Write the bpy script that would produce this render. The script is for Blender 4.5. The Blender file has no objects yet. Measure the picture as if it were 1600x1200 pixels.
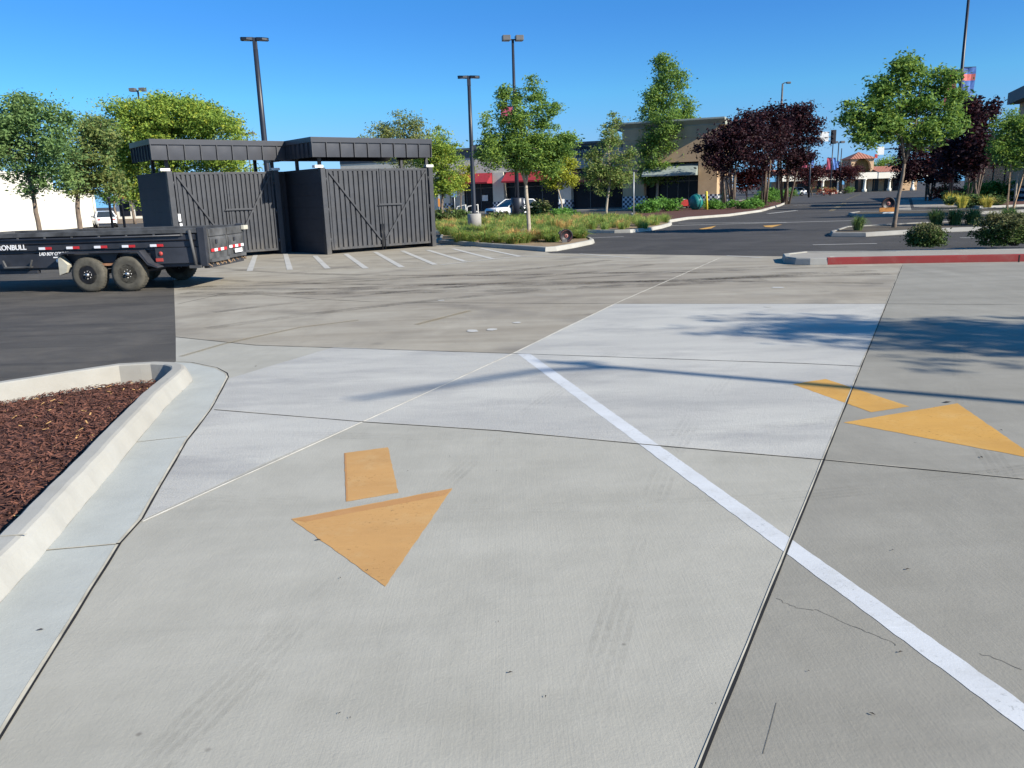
import bpy, math, random
import numpy as np
from mathutils import Vector, Matrix
from mathutils.geometry import tessellate_polygon
random.seed(7); rng = np.random.default_rng(7)
R = math.radians
C = bpy.context.scene.collection

# ------------------------------------------------------------------ camera
F, HY, ROLL, H = 1250., 303., R(1.8), 1.85          # focal px (1600 wide), horizon row, roll, eye height
PIT = math.atan((600-HY)/F)
def ray(px, py):
    u, v = px-800, py-600
    c, s = math.cos(ROLL), math.sin(ROLL)
    u2, v2 = u*c-v*s, u*s+v*c
    return (u2, F*math.cos(PIT)-v2*math.sin(PIT), -F*math.sin(PIT)-v2*math.cos(PIT))
def gr(px, py, z=0.):                                # surveyed point of the photo on height z
    d = ray(px, py); t = (z-H)/d[2]
    return (d[0]*t, d[1]*t)
def atd(px, py, Y):                                  # surveyed point of the photo at distance Y
    d = ray(px, py); t = Y/d[1]
    return (d[0]*t, H+d[2]*t)
cam = bpy.data.cameras.new('camera'); co = bpy.data.objects.new('camera', cam); C.objects.link(co)
cam.sensor_width = 36; cam.lens = 36*F/1600; cam.clip_end = 3000; cam.clip_start = .05
co.location = (0, 0, H)
co.rotation_euler = (Matrix.Rotation(math.pi/2-PIT, 4, 'X') @ Matrix.Rotation(-ROLL, 4, 'Z')).to_euler()
bpy.context.scene.camera = co

# ------------------------------------------------------------------ light
SX, SY = math.cos(R(30.5)), -math.sin(R(30.5))             # compass direction towards the sun
SUN = Vector((SX*math.cos(R(30)), SY*math.cos(R(30)), math.sin(R(30))))
w = bpy.data.worlds.new('World'); bpy.context.scene.world = w; w.use_nodes = True
nt = w.node_tree; bg = nt.nodes['Background']
sky = nt.nodes.new('ShaderNodeTexSky'); sky.sky_type = 'NISHITA'; sky.sun_disc = False
sky.sun_elevation = R(30); sky.sun_rotation = math.atan2(SUN.x, SUN.y)
sky.altitude = 0; sky.air_density = 1.0; sky.dust_density = .25; sky.ozone_density = 3.2
sp3 = nt.nodes.new('ShaderNodeSeparateColor'); sp3.mode = 'HSV'; cb3 = nt.nodes.new('ShaderNodeCombineColor'); cb3.mode = 'HSV'
mr = nt.nodes.new('ShaderNodeMapRange'); mr.inputs[3].default_value = .62; mr.inputs[4].default_value = 1.1       # deepen the blue of a clear dry sky
hu = nt.nodes.new('ShaderNodeMath'); hu.operation = 'ADD'; hu.inputs[1].default_value = .018
nt.links.new(sky.outputs[0], sp3.inputs[0]); nt.links.new(sp3.outputs[0], hu.inputs[0]); cl = nt.nodes.new('ShaderNodeClamp'); cl.inputs[1].default_value = .590; cl.inputs[2].default_value = .612; nt.links.new(hu.outputs[0], cl.inputs[0]); nt.links.new(cl.outputs[0], cb3.inputs[0])
nt.links.new(sp3.outputs[1], mr.inputs[0]); nt.links.new(mr.outputs[0], cb3.inputs[1]); nt.links.new(sp3.outputs[2], cb3.inputs[2])
nt.links.new(cb3.outputs[0], bg.inputs[0]); bg.inputs[1].default_value = .094
sl = bpy.data.lights.new('sun', 'SUN'); sl.energy = 5.0; sl.angle = R(.6); sl.color = (1, .93, .80)
so = bpy.data.objects.new('sun', sl); C.objects.link(so); so.rotation_euler = SUN.to_track_quat('Z', 'Y').to_euler()
vs = bpy.context.scene.view_settings; vs.view_transform = 'Standard'; vs.look = 'None'; vs.exposure = 0.75; vs.gamma = 1

# ------------------------------------------------------------------ materials
class NT:
    def __init__(s, name):
        s.m = bpy.data.materials.new(name); s.m.use_nodes = True; s.t = s.m.node_tree
        s.b = s.t.nodes['Principled BSDF']; s.out = s.t.nodes['Material Output']
    def n(s, typ, **kw):
        x = s.t.nodes.new('ShaderNode'+typ)
        for k, v in kw.items():
            if k in x.inputs.keys() if isinstance(k, str) else False: s.put(x.inputs[k], v)
            else: setattr(x, k, v)
        return x
    def put(s, sock, v):
        if hasattr(v, 'is_output'): s.t.links.new(v, sock)
        elif isinstance(v, tuple) and len(v) == 3 and sock.type == 'RGBA': sock.default_value = (*v, 1)
        else: sock.default_value = v
    def coord(s, scale=(1, 1, 1), rot=0, kind='Object'):
        tc = s.n('TexCoord'); mp = s.n('Mapping')
        mp.inputs['Scale'].default_value = scale; mp.inputs['Rotation'].default_value = (0, 0, rot)
        s.t.links.new(tc.outputs[kind], mp.inputs['Vector']); return mp.outputs[0]
    def noise(s, scale, detail=4, rough=.55, vec=None, dist=0.):
        x = s.n('TexNoise'); x.inputs['Scale'].default_value = scale; x.inputs['Detail'].default_value = detail
        x.inputs['Roughness'].default_value = rough; x.inputs['Distortion'].default_value = dist
        s.t.links.new(vec if vec is not None else s.coord(), x.inputs['Vector']); return x.outputs['Fac']
    def rng(s, v, a, b, c=0., d=1.):
        x = s.n('MapRange'); s.put(x.inputs[0], v)
        for i, q in enumerate((a, b, c, d)): x.inputs[i+1].default_value = q
        return x.outputs[0]
    def mix(s, fac, a, b, mode='MIX'):
        x = s.n('Mix', data_type='RGBA', blend_type=mode)
        s.put(x.inputs[0], fac); s.put(x.inputs[6], a); s.put(x.inputs[7], b); return x.outputs[2]
    def math(s, op, a, b=0.):
        x = s.n('Math', operation=op); s.put(x.inputs[0], a); s.put(x.inputs[1], b); return x.outputs[0]
    def col(s, c): s.put(s.b.inputs['Base Color'], c); return s
    def bump(s, h, strength=.3, dist=.01):
        x = s.n('Bump'); x.inputs['Strength'].default_value = strength; x.inputs['Distance'].default_value = dist
        s.put(x.inputs['Height'], h); s.t.links.new(x.outputs[0], s.b.inputs['Normal'])
    def set(s, rough=.7, metal=0., spec=.5):
        s.b.inputs['Roughness'].default_value = rough; s.b.inputs['Metallic'].default_value = metal
        s.b.inputs['Specular IOR Level'].default_value = spec; return s.m
def sc(c, k): return tuple(min(1, x*k) for x in c)
def pm(name, c, rough=.6, var=.18, scale=2., bump=0., bscale=40., metal=0., spec=.4, c2=None):
    t = NT(name); f = t.rng(t.noise(scale, 5), .3, .7)
    t.col(t.mix(f, sc(c, 1-var), c2 or sc(c, 1+var)))
    if bump: t.bump(t.noise(bscale, 3), bump, .01)
    return t.set(rough, metal, spec)
def concrete(name, c, stain=(.30, .25, .19), stain_amt=.3, streak=0., speck=.5, broom=.25, rot=.4, tire=0., rubber=None):
    t = NT(name)
    big = t.rng(t.noise(.35, 6, .6), .3, .72); mid = t.rng(t.noise(2.3, 6, .65), .3, .7)
    k = t.mix(mid, sc(c, .9), sc(c, 1.08)); k = t.mix(t.math('MULTIPLY', big, stain_amt), k, stain)
    if streak:
        a = t.rng(t.noise(1., 6, .62, t.coord((.16, 1.5, 1), rot), .5), .44, .68)
        k = t.mix(t.math('MULTIPLY', a, streak), k, sc(stain, .72))
        a2 = t.rng(t.noise(1., 5, .6, t.coord((.22, 2.6, 1), rot+.55), .4), .5, .7)
        k = t.mix(t.math('MULTIPLY', a2, streak*.6), k, sc(c, 1.15))
    if tire:
        for r0, sd in ((.25, 0), (-.35, 3.)):
            wv = t.n('TexWave', wave_type='BANDS'); wv.inputs['Scale'].default_value = .33
            wv.inputs['Distortion'].default_value = 5.; wv.inputs['Detail'].default_value = 2; wv.inputs['Detail Scale'].default_value = .45
            t.t.links.new(t.coord((.35, 1, 1), r0), wv.inputs['Vector'])
            f = t.math('MULTIPLY', t.rng(wv.outputs['Fac'], .8, 1.), t.rng(t.noise(.5, 3), .45, .65))
            k = t.mix(t.math('MULTIPLY', f, tire), k, (.1, .092, .085))
    if rubber:
        cx, cy, rr = rubber
        vm = t.n('VectorMath', operation='DISTANCE'); t.t.links.new(t.coord(), vm.inputs[0]); vm.inputs[1].default_value = (cx, cy, 0)
        f = t.rng(t.math('ADD', vm.outputs['Value'], t.math('MULTIPLY', t.noise(.6, 4), 4.)), rr+2, rr*.35+2)
        f = t.math('MULTIPLY', f, t.rng(t.noise(1., 5, .62, t.coord((.22, 1.7, 1), rot), .6), .36, .62))
        k = t.mix(t.math('MULTIPLY', f, .5), k, (.175, .145, .115))
    film = t.rng(t.noise(.55, 7, .68, t.coord((1, .35, 1), -.35), .8), .5, .74); k = t.mix(t.math('MULTIPLY', film, .38), k, sc(stain, .7))
    pale = t.rng(t.noise(.8, 7, .7, t.coord((.9, .4, 1), .3), .4), .56, .76); k = t.mix(t.math('MULTIPLY', pale, .3), k, sc(c, 1.3))
    v0 = t.n('TexVoronoi'); v0.inputs['Scale'].default_value = .9; t.t.links.new(t.coord(), v0.inputs['Vector'])
    k = t.mix(t.math('MULTIPLY', t.rng(t.math('ADD', v0.outputs['Distance'], t.math('MULTIPLY', t.noise(6, 4), .12)), .17, .1), .45*speck), k, (.09, .08, .07))
    v = t.n('TexVoronoi'); v.inputs['Scale'].default_value = 3.1; t.t.links.new(t.coord(), v.inputs['Vector'])
    sp = t.math('MULTIPLY', t.rng(v.outputs['Distance'], .045, .02), t.rng(t.noise(.9, 2), .5, .62))
    k = t.mix(t.math('MULTIPLY', sp, speck), k, (.07, .06, .055))
    fine = t.rng(t.noise(160, 3, .7), .3, .7); k = t.mix(t.math('MULTIPLY', fine, .16), k, sc(c, .62))
    t.col(k)
    br = t.noise(1., 3, .6, t.coord((95, 2.2, 1), -.48))
    t.bump(t.math('ADD', t.math('MULTIPLY', br, broom*1.1), t.math('ADD', t.noise(70, 4, .7), t.math('MULTIPLY', mid, 1.5))), .17, .012)
    return t.set(.82, 0, .3)
def leafmat(name, dark, lightc, hue=None, trans=.32, tcol=None):
    t = NT(name)
    ge = t.n('NewGeometry'); r = ge.outputs['Random Per Island']
    k = t.mix(t.rng(r, 0, 1), dark, lightc)
    big = t.rng(t.noise(.9, 3), .35, .65)
    k = t.mix(t.math('MULTIPLY', big, .55), k, hue or sc(lightc, 1.25))
    t.col(k); t.set(.65, 0, .18)
    tr = t.n('BsdfTranslucent'); t.put(tr.inputs['Color'], t.mix(.5, k, tcol or sc(lightc, 1.6)))
    ms = t.n('MixShader'); ms.inputs[0].default_value = trans
    t.t.links.new(t.b.outputs[0], ms.inputs[1]); t.t.links.new(tr.outputs[0], ms.inputs[2]); t.t.links.new(ms.outputs[0], t.out.inputs[0])
    return t.m
def asphalt_mat(name, c, worn=0.):
    t = NT(name); k = t.mix(t.rng(t.noise(.25, 6, .6), .3, .7), sc(c, .8), sc(c, 1.35))
    st = t.rng(t.noise(1., 5, .6, t.coord((.7, 1., 1), .15), .7), .45, .7); k = t.mix(t.math('MULTIPLY', st, .5), k, sc(c, 1.9))
    if worn:
        a = t.rng(t.noise(1., 7, .65, t.coord((.8, 1.2, 1), -.35), 1.), .45, .7); k = t.mix(t.math('MULTIPLY', a, .55), k, (.13, .115, .095))
        a = t.rng(t.noise(1., 6, .6, t.coord((.25, 2.4, 1), .5), .6), .52, .7); k = t.mix(t.math('MULTIPLY', a, .6), k, (.024, .023, .024))
    k = t.mix(t.math('MULTIPLY', t.rng(t.noise(120, 2), .55, .7), .5), k, sc(c, 2.6)); t.col(k)
    t.bump(t.noise(140, 3, .7), .5, .01); return t.set(.85, 0, .3)
def paint_mat(name, c, wear, under, scale=5., amt=.6, thin=.35, cover=1.):
    t = NT(name); f = t.rng(t.noise(scale, 8, .72), .5, .74)
    g = t.rng(t.noise(1.2, 5, .6, t.coord((.5, 3, 1), .2)), .35, .7); sc_ = t.rng(t.noise(1., 6, .7, t.coord((3, 60, 1), .35), .3), .58, .7)
    k = t.mix(t.math('MULTIPLY', g, .5), c, wear); k = t.mix(t.math('MULTIPLY', f, amt), k, under); k = t.mix(t.math('MULTIPLY', sc_, .35), k, sc(c, 1.3)); 
    k = t.mix(t.math('MULTIPLY', t.rng(t.noise(.9, 5, .65, t.coord((1, 1, 1), .8)), .5, .72), .4), k, sc(wear, .72)); t.col(k)
    t.bump(t.noise(110, 3, .7), .12, .008); t.set(.75, 0, .3)
    m = t.math('MULTIPLY', t.rng(t.noise(38, 6, .75), .56, .70), t.rng(t.noise(2.2, 5, .65), .42, .66)); m = t.math('MULTIPLY', m, thin)
    tr = t.n('BsdfTransparent'); ms = t.n('MixShader'); t.put(ms.inputs[0], t.math('MULTIPLY', t.math('SUBTRACT', 1., m), cover))
    t.t.links.new(tr.outputs[0], ms.inputs[1]); t.t.links.new(t.b.outputs[0], ms.inputs[2]); t.t.links.new(ms.outputs[0], t.out.inputs[0]); return t.m
M = {}
M['asphalt'] = asphalt_mat('asphalt', (.047, .0435, .041))
M['asphalt_left'] = asphalt_mat('asphalt left', (.058, .053, .047), 1.)
M['conc_far'] = concrete('concrete far', (.375, .345, .285), (.245, .205, .15), .5, .45, .6, tire=.4, rot=.25, rubber=(1., 16.5, 7.))
M['conc_front'] = concrete('concrete front', (.395, .38, .332), (.32, .305, .255), .55, .24, .7, .45)
M['conc_right'] = concrete('concrete right', (.30, .286, .248), (.2, .187, .155), .65, .3, 1., .5)
M['gutter'] = concrete('concrete gutter', (.40, .42, .40), (.42, .38, .30), .3, 0, .3, .1)
M['kerb'] = concrete('concrete kerb', (.40, .395, .365), (.29, .26, .21), .6, .2, .8, .05)
M['kerb_grey'] = concrete('concrete kerb grey', (.3, .295, .275), (.2, .18, .16), .4, .1, .5, .05)
M['sidewalk'] = concrete('sidewalk', (.33, .31, .27), (.24, .21, .18), .4, .1, .3, .1)
def seal_mat():
    t = NT('sealer coat'); a = t.rng(t.noise(.7, 6, .62, t.coord((.6, 1.6, 1), .2), .5), .32, .7)
    k = t.mix(a, (.39, .377, .345), (.515, .498, .445)); k = t.mix(t.math('MULTIPLY', t.rng(t.noise(1.3, 6, .65, t.coord((.5, 1.3, 1), .3)), .48, .7), .6), k, (.275, .266, .255))
    k = t.mix(t.math('MULTIPLY', t.rng(t.noise(120, 2), .5, .7), .22), k, (.3, .3, .32)); t.col(k)
    t.bump(t.math('ADD', t.noise(32, 5, .7), t.noise(90, 3, .7)), .33, .014); return t.set(.62, 0, .4)
M['seal'] = seal_mat()
M['white_paint'] = paint_mat('white road paint', (.57, .585, .6), (.47, .48, .49), (.36, .355, .33), 5, .5, .8)
M['white_worn'] = paint_mat('worn white paint', (.52, .51, .48), (.42, .41, .38), (.3, .28, .24), 3, .45, .7, .92)
M['orange'] = paint_mat('orange paint', (.50, .285, .105), (.39, .215, .08), (.53, .37, .18), 3.5, .5, .6)
M['orange_edge'] = paint_mat('orange paint second coat', (.43, .225, .085), (.37, .19, .07), (.5, .3, .14), 5, .5)
M['orange_far'] = paint_mat('deep orange paint', (.53, .295, .07), (.43, .235, .06), (.55, .37, .15), 3.5, .5, .6)
M['yellow_worn'] = paint_mat('worn yellow paint', (.34, .27, .14), (.31, .26, .17), (.29, .26, .21), 1.5, .7, 1., .4)
M['joint'] = pm('joint filler', (.012, .012, .013), .9, .3, 3)
M['joint_edge'] = pm('joint edge', (.47, .43, .34), .85, .3, 5)
M['red_kerb'] = paint_mat('red kerb paint', (.235, .026, .026), (.16, .024, .025), (.2, .12, .1), 2.5, .45, 0.)
M['mulch'] = pm('mulch', (.085, .032, .022), .95, .45, 9, .8, 50)
M['soil'] = pm('planter soil', (.23, .165, .10), .95, .3, 3, .6, 30)
M['bark'] = pm('bark', (.17, .13, .10), .9, .3, 6, .5, 30); M['bark_pale'] = pm('pale bark', (.34, .29, .23), .9, .25, 6, .5, 30)
M['bark_dark'] = pm('dark bark', (.11, .085, .08), .9, .3, 6, .5, 30)
def charcoal(name, c):
    t = NT(name); k = t.mix(t.rng(t.noise(1.2, 5), .3, .7), sc(c, .82), sc(c, 1.2))
    tc = t.n('TexCoord'); sx = t.n('SeparateXYZ'); t.t.links.new(tc.outputs['Object'], sx.inputs[0])
    f = t.math('MULTIPLY', t.rng(sx.outputs['Z'], .75, .02), t.rng(t.noise(3., 6, .7, t.coord((1.5, 1.5, .5))), .38, .68)); k = t.mix(t.math('MULTIPLY', f, .7), k, (.12, .105, .085))
    g = t.rng(t.noise(2.6, 7, .75, t.coord((1, 1, .35))), .6, .72); k = t.mix(t.math('MULTIPLY', g, .35), k, (.085, .085, .09)); t.col(k)
    t.put(t.b.inputs['Roughness'], t.rng(t.noise(4, 4), .3, .7, .38, .65)); t.bump(t.math('ADD', t.noise(60, 3), t.math('MULTIPLY', t.noise(2.5, 2), 2.)), .12, .02)
    t.b.inputs['Specular IOR Level'].default_value = .45; return t.m
M['black_paint'] = charcoal('charcoal paint', (.034, .0365, .0435))
M['roof_metal'] = pm('charcoal roof metal', (.036, .037, .044), .36, .15, .8, .25, 3, spec=.5)
M['black_deep'] = pm('black void', (.01, .01, .012), .7, .2)
def cmu(name, c, mort, bw=.4, bh=.2):
    t = NT(name); b = t.n('TexBrick'); b.inputs['Scale'].default_value = 1; b.inputs['Brick Width'].default_value = bw
    b.inputs['Row Height'].default_value = bh; b.inputs['Mortar Size'].default_value = .006
    mp = t.n('Mapping'); tc = t.n('TexCoord'); mp.inputs['Rotation'].default_value = (math.pi/2, 0, math.pi/2)
    t.t.links.new(tc.outputs['Object'], mp.inputs['Vector']); t.t.links.new(mp.outputs[0], b.inputs['Vector'])
    t.put(b.inputs['Color1'], sc(c, .92)); t.put(b.inputs['Color2'], sc(c, 1.1)); t.put(b.inputs['Mortar'], mort)
    t.col(t.mix(t.rng(t.noise(2, 5), .3, .7), b.outputs['Color'], sc(c, 1.2)))
    t.bump(t.math('ADD', t.math('MULTIPLY', b.outputs['Fac'], -1.2), t.math('MULTIPLY', t.noise(40, 3), .4)), .6, .012); return t.set(.7, 0, .35)
M['cmu'] = cmu('painted block wall', (.038, .039, .046), (.022, .022, .027))
M['white_cap'] = pm('white cap', (.75, .74, .7), .5, .1)
M['trailer'] = pm('trailer black paint', (.034, .036, .044), .42, .35, 2.2, .15, 25, spec=.5)
M['trailer_dusty'] = pm('dusty black paint', (.075, .076, .078), .6, .5, 3, .15, 25)
M['rubber'] = pm('dusty tyre rubber', (.085, .078, .062), .9, .3, 7, .3, 60)
M['rim'] = pm('black rim', (.02, .02, .023), .35, .2); M['chrome'] = pm('hub metal', (.5, .5, .5), .3, .2, metal=.9)
M['white_tape'] = pm('white tape', (.78, .78, .8), .4, .08); M['red_tape'] = pm('red tape', (.5, .03, .035), .35, .12)
M['red_lens'] = pm('red lens', (.4, .06, .05), .25, .2); M['rust'] = pm('rusty steel', (.3, .15, .08), .85, .4, 8)
M['flap'] = pm('mud flap', (.42, .4, .33), .8, .2); M['letter'] = pm('white decal', (.8, .8, .8), .5, .06)
M['lamp_black'] = pm('lamp post paint', (.022, .026, .038), .4, .15); M['lamp_grey'] = pm('lamp metal', (.11, .11, .11), .45, .2)
M['lens'] = pm('lamp lens', (.5, .5, .48), .2, .1)
M['ped'] = concrete('pedestal concrete', (.34, .33, .31), (.2, .19, .18), .5, .2, .3, .05)
M['stucco'] = pm('beige stucco', (.60, .55, .46), .9, .08, 1.5, .3, 40); M['stucco_white'] = pm('cream stucco', (.74, .70, .60), .9, .06, .8, .3, 40)
M['stucco_tan'] = pm('tan stucco', (.5, .345, .21), .9, .1, 1.5, .3, 40); M['stucco_grey'] = pm('grey stucco', (.3, .3, .31), .9, .08, 1.5, .2, 40)
M['trim_dark'] = pm('dark trim', (.10, .11, .115), .7, .15); M['trim_pale'] = pm('pale green trim', (.32, .34, .29), .7, .12)
M['awning_red'] = pm('red awning', (.27, .02, .032), .85, .15, 3); M['awning_grey'] = pm('grey green awning', (.24, .28, .265), .8, .15, 3)
M['awning_maroon'] = pm('maroon awning', (.07, .022, .026), .85, .2)
def glass_mat():
    t = NT('shop glass'); t.col(t.mix(t.rng(t.noise(.5, 4), .4, .6), (.008, .010, .017), (.02, .022, .03))); return t.set(.22, 0, .18)
M['glass'] = glass_mat()
def checker():
    t = NT('chequered tile'); ch = t.n('TexChecker'); ch.inputs['Scale'].default_value = 4.6
    t.t.links.new(t.coord((1, .001, 1)), ch.inputs['Vector']); t.put(ch.inputs['Color1'], (.55, .55, .58)); t.put(ch.inputs['Color2'], (.02, .022, .05))
    t.col(ch.outputs[0]); return t.set(.3)
M['checker'] = checker()
def tiles():
    t = NT('clay roof tile'); wv = t.n('TexWave'); wv.inputs['Scale'].default_value = .55; t.t.links.new(t.coord(), wv.inputs['Vector'])
    t.col(t.mix(wv.outputs['Fac'], (.16, .05, .032), (.46, .2, .13))); return t.set(.8)
M['tile'] = tiles()
M['car_white'] = pm('white car paint', (.78, .79, .8), .2, .03, spec=.6); M['car_glass'] = pm('car glass', (.03, .04, .05), .06, .2, spec=.7)
M['plastic'] = pm('black plastic', (.02, .02, .022), .5, .2)
M['yellow'] = pm('yellow paint', (.72, .58, .06), .55, .1); M['teal'] = pm('teal plastic', (.02, .16, .15), .35, .3, 6)
M['white_metal'] = pm('white painted metal', (.75, .74, .7), .5, .08); M['galv'] = pm('galvanised steel', (.36, .37, .38), .45, .15, metal=.3)
M['sign_blue'] = pm('blue sign', (.12, .22, .42), .5, .1); M['sign_white'] = pm('sign white', (.7, .7, .68), .5, .08)
M['sign_black'] = pm('sign black', (.018, .016, .02), .5, .2); M['emblem'] = pm('faded red emblem', (.34, .13, .11), .6, .3, 30)
M['sign_orange'] = pm('sign orange', (.6, .25, .06), .6, .15)
M['banner_blue'] = pm('banner blue', (.05, .12, .38), .8, .35, 1.6, c2=(.12, .25, .6)); M['banner_red'] = pm('banner red', (.3, .05, .09), .8, .4, 1.6)
M['banner_stripe'] = pm('banner coral', (.62, .16, .14), .8, .2); M['banner_pale'] = pm('banner pale', (.45, .55, .7), .8, .2)
M['wood'] = pm('timber stake', (.33, .22, .13), .85, .25, 8); M['cart_red'] = pm('red cart', (.45, .04, .035), .5, .2)
M['debris'] = pm('dry leaf', (.04, .033, .028), .9, .4)
L_green = leafmat('leaves fresh green', (0.0976, 0.1711, 0.033), (0.2318, 0.354, 0.0605), (0.366, 0.4366, 0.077))
L_mid = leafmat('leaves mid green', (0.0732, 0.1416, 0.0363), (0.1586, 0.2773, 0.0638), (0.2318, 0.3422, 0.088))
L_blue = leafmat('leaves blue green', (0.0732, 0.1416, 0.055), (0.1708, 0.2832, 0.0935), (0.244, 0.3304, 0.11))
L_olive = leafmat('leaves olive', (0.09607, 0.1445, 0.04235), (0.2349, 0.2891, 0.08663), (0.3202, 0.3097, 0.1155))
L_yel = leafmat('leaves yellowing', (0.1575, 0.2275, 0.02625), (0.385, 0.42, 0.0525), (0.525, 0.4725, 0.07))
L_dark = leafmat('leaves deep green', (0.028, 0.07, 0.021), (0.0875, 0.1837, 0.0385), (0.1313, 0.2275, 0.0525))
L_plum = leafmat('leaves purple', (0.00936, 0.00612, 0.009405), (0.036, 0.01683, 0.02565), (0.054, 0.02295, 0.02907), .22, (0.072, 0.02142, 0.02993))
L_plumred = leafmat('leaves plum red', (0.027, 0.009, 0.0117), (0.07654, 0.0225, 0.027), (0.108, 0.036, 0.036), .25, (0.144, 0.036, 0.036))
L_hedge = leafmat('hedge leaves', (0.02684, 0.059, 0.0176), (0.0915, 0.1534, 0.0385), (0.1342, 0.177, 0.055), .15)
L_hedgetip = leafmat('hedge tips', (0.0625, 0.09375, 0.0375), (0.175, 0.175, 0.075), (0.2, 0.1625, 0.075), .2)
L_shrub = leafmat('ground cover leaves', (0.0525, 0.14, 0.02625), (0.14, 0.2975, 0.0525), (0.175, 0.3325, 0.07))
G_green = leafmat('grass green', (0.1087, 0.1812, 0.04531), (0.2719, 0.3806, 0.09062), (0.3625, 0.435, 0.1269), .4)
G_straw = leafmat('grass straw', (0.3081, 0.2356, 0.08156), (0.6162, 0.4531, 0.1631), (0.6525, 0.3987, 0.1812), .4)
G_gold = leafmat('grass golden', (0.2719, 0.29, 0.05437), (0.6162, 0.5437, 0.1087), (0.6887, 0.5437, 0.145), .4)
G_dark = leafmat('grass dark', (0.05437, 0.09969, 0.03625), (0.1359, 0.1994, 0.06344), (0.1812, 0.2537, 0.09062), .3)
L_red = leafmat('red leaves', (0.21, 0.04375, 0.035), (0.455, 0.0875, 0.07), (0.4375, 0.1575, 0.0875), .3)

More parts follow.
